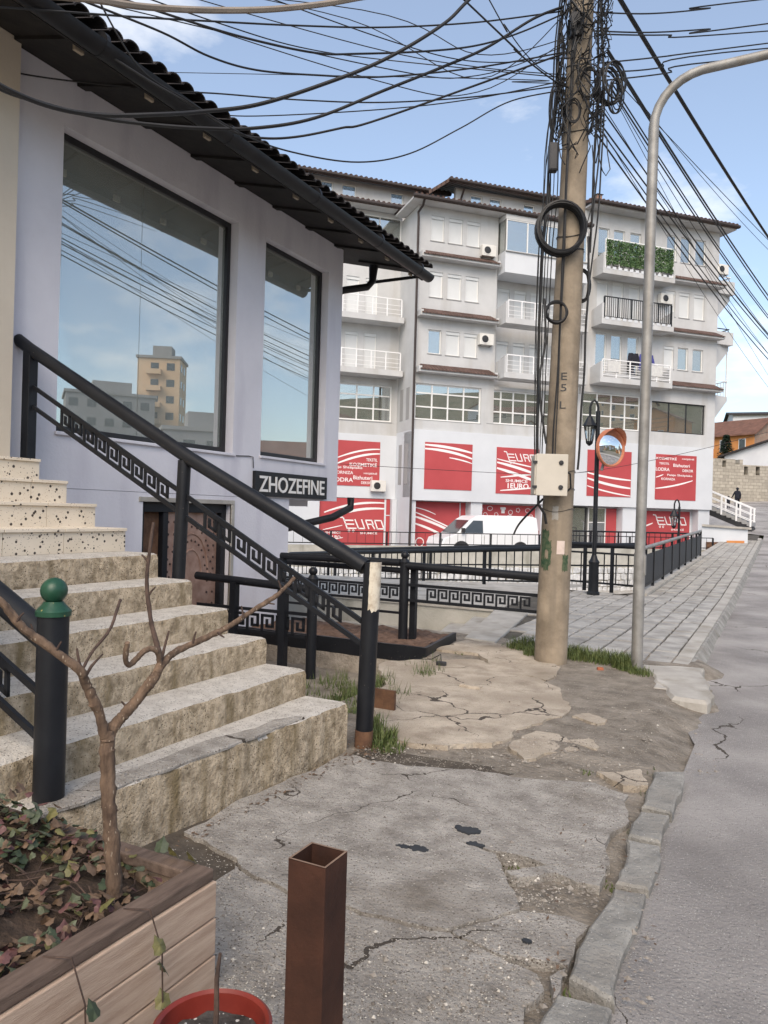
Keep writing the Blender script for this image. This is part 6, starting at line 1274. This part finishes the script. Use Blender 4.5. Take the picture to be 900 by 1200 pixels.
for i in range(15000):        # aggregate standing out of the worn concrete, crumbs along the broken edges
    if i < 9000: g = G(random.uniform(200,740), 885+315*random.random()**.8)
    elif i < 12500: g = G(random.uniform(440,790), random.uniform(770,905))
    else: g = G(random.uniform(640,800), random.uniform(905,1200))
    if g.x < -2.42 and g.y < 4.45 or g.x > -.74 or (g.x < -1.54 and g.y < 1.97): continue
    r_ = random.choice([.0016,.002,.0026,.0034]) if i % 40 else random.uniform(.005,.010); b_ = ag[random.choice([0,0,1,2])]; zz = .006 if g.y < 4.6 else max(dirtz(g.x,g.y), .012); a = random.uniform(0,1.5); v = []
    for dx, dy, dz in ((1,0,0),(0,1,0),(-1,0,0),(0,-1,0),(0,0,.75)): k = random.uniform(.7,1.25)*r_; v.append((g.x+(dx*math.cos(a)-dy*math.sin(a))*k, g.y+(dx*math.sin(a)+dy*math.cos(a))*k, zz+dz*k))
    b_.add(v, [(0,1,4),(1,2,4),(2,3,4),(3,0,4)])
for b_, m_ in zip(ag, ('stonepale','stone','stonedark')): stuff(b_.build('aggregate', M[m_], apron))
stuff(tag(gb.build('gravel', M['stone']), 'loose gravel and grit scattered over the broken pavement', 'gravel'))
gr = MB()
def tuft(px, py, n_, rad, hgt, z=0):
    c = G(px, py, z)
    for i in range(n_):
        a = random.uniform(0,6.28); r_ = rad*random.random()**.6; x = c.x+r_*math.cos(a); y = c.y+r_*math.sin(a); zb = dirtz(x,y)-.01 if z == 0 else z; h_ = hgt*random.uniform(.4,1.1); b_ = random.uniform(0,6.28); l = h_*random.uniform(.2,.7); w = random.uniform(.003,.006)
        p = Vector((x,y,zb)); q = p+Vector((math.cos(b_)*l*.4, math.sin(b_)*l*.4, h_*.65)); t_ = p+Vector((math.cos(b_)*l, math.sin(b_)*l, h_)); sd = Vector((-math.sin(b_), math.cos(b_), 0))*w
        gr.add([p-sd, p+sd, q+sd*.7, q-sd*.7, t_], [(0,1,2,3),(3,2,4)])
for px, py, n_, rad, hgt in ((612,762,380,.17,.19),(628,770,260,.14,.15),(668,770,420,.22,.15),(690,774,360,.22,.13),(715,778,420,.22,.15),(732,784,360,.14,.18),(750,790,160,.12,.10),(445,868,260,.12,.13),(455,876,160,.12,.08),(438,858,120,.08,.15)): tuft(px, py, n_, rad, hgt)
for i in range(60):
    x = random.uniform(-4.3,-2.75); y = random.uniform(4.75,7.3); zb = dirtz(x, y)
    for k in range(26):
        a = random.uniform(0,6.28); xx = x+.12*random.random()*math.cos(a); yy = y+.12*random.random()*math.sin(a); zb = dirtz(xx,yy)-.01; h_ = random.uniform(.05,.16); b_ = random.uniform(0,6.28); p = Vector((xx,yy,zb)); t_ = p+Vector((math.cos(b_)*h_*.5, math.sin(b_)*h_*.5, h_)); sd = Vector((-math.sin(b_), math.cos(b_), 0))*.005; gr.add([p-sd, p+sd, t_], [(0,1,2)])
for px, py, n_, rad, hgt in ((515,918,14,.04,.03),(640,941,10,.04,.03),(600,1004,16,.05,.035),(560,1112,12,.04,.03),(720,1030,24,.06,.03),(700,1090,20,.06,.035),(742,975,16,.05,.03),(660,1150,20,.06,.04),(760,930,26,.06,.04),(690,905,20,.06,.03),(250,975,40,.06,.03),(300,945,40,.06,.03),(350,918,30,.06,.03),(395,895,40,.06,.04),(770,905,20,.06,.04),(540,765,30,.07,.05),(590,758,40,.08,.06)): tuft(px, py, n_, rad, hgt)
stuff(tag(gr.build('grass', M['grass']), 'tufts of green grass at the pole foot and beside the stair', 'grass'))
lt_ = MB()
for i in range(420):
    if i < 150: px, py = random.gauss(420,16), random.gauss(880,8)
    elif i < 300: t = random.random(); px, py = 205+200*t+random.gauss(3,6), 985-100*t+random.gauss(4,4)
    elif i < 360: px, py = random.uniform(440,760), random.uniform(800,900)
    else: px, py = random.uniform(640,770), random.uniform(950,1180)
    g = G(px, py)
    if g.x < -2.43 and 2 < g.y < 4.42: continue
    a = random.uniform(0,6.28); L = random.uniform(.006,.017); w = L*random.uniform(.15,.6); zz = max(.012, dirtz(g.x,g.y)+.012)
    u_ = Vector((math.cos(a), math.sin(a), random.uniform(-.3,.3)))*L; v_ = Vector((-math.sin(a), math.cos(a), random.uniform(-.4,.4)))*w; c = Vector((g.x,g.y,zz)); lt_.add([c-u_, c+v_, c+u_, c-v_], [(0,1,2,3)])
stuff(tag(lt_.build('leaf_litter', M['leaf2']), 'dry brown leaf scraps along the stair foot and kerb', 'litter'))
tag(MB().prism([(-.03,-.02),(.03,-.025),(.035,.02),(-.025,.025)], -.02, .035, Matrix.Translation(G(703,786)) @ Matrix.Rotation(.5,4,'Z'), inset=.006).build('brick_fragment', M['brickbit']), 'small orange brick fragment on the dirt before the lamp post', 'brick')
for px, py, s_, lab in ((552,808,.10,'flat pale stone lying on the dusty concrete'),):
    tag(MB().prism(fract([(-s_,-s_*.4),(s_,-s_*.5),(s_*.9,s_*.4),(-s_*.7,s_*.5)], .12, 2), -.02, .045, Matrix.Translation(G(px,py)), inset=.012).build('stone', M['plateau']), lab, 'stone')
tr_ = thing('door_stop', 'black rubber weight with a wire lying near the soil bed', 'weight', tuple(G(517,782)))
MB().box((-.05,-.03,0), (.05,.03,.06)).build('weight', M['dark'], tr_, bev=.012); MB().tube([(0,0,.05),(-.03,.05,.12),(-.15,.1,.05),(-.35,.12,.025)], .005, 5).build('wire', M['cable'], tr_)
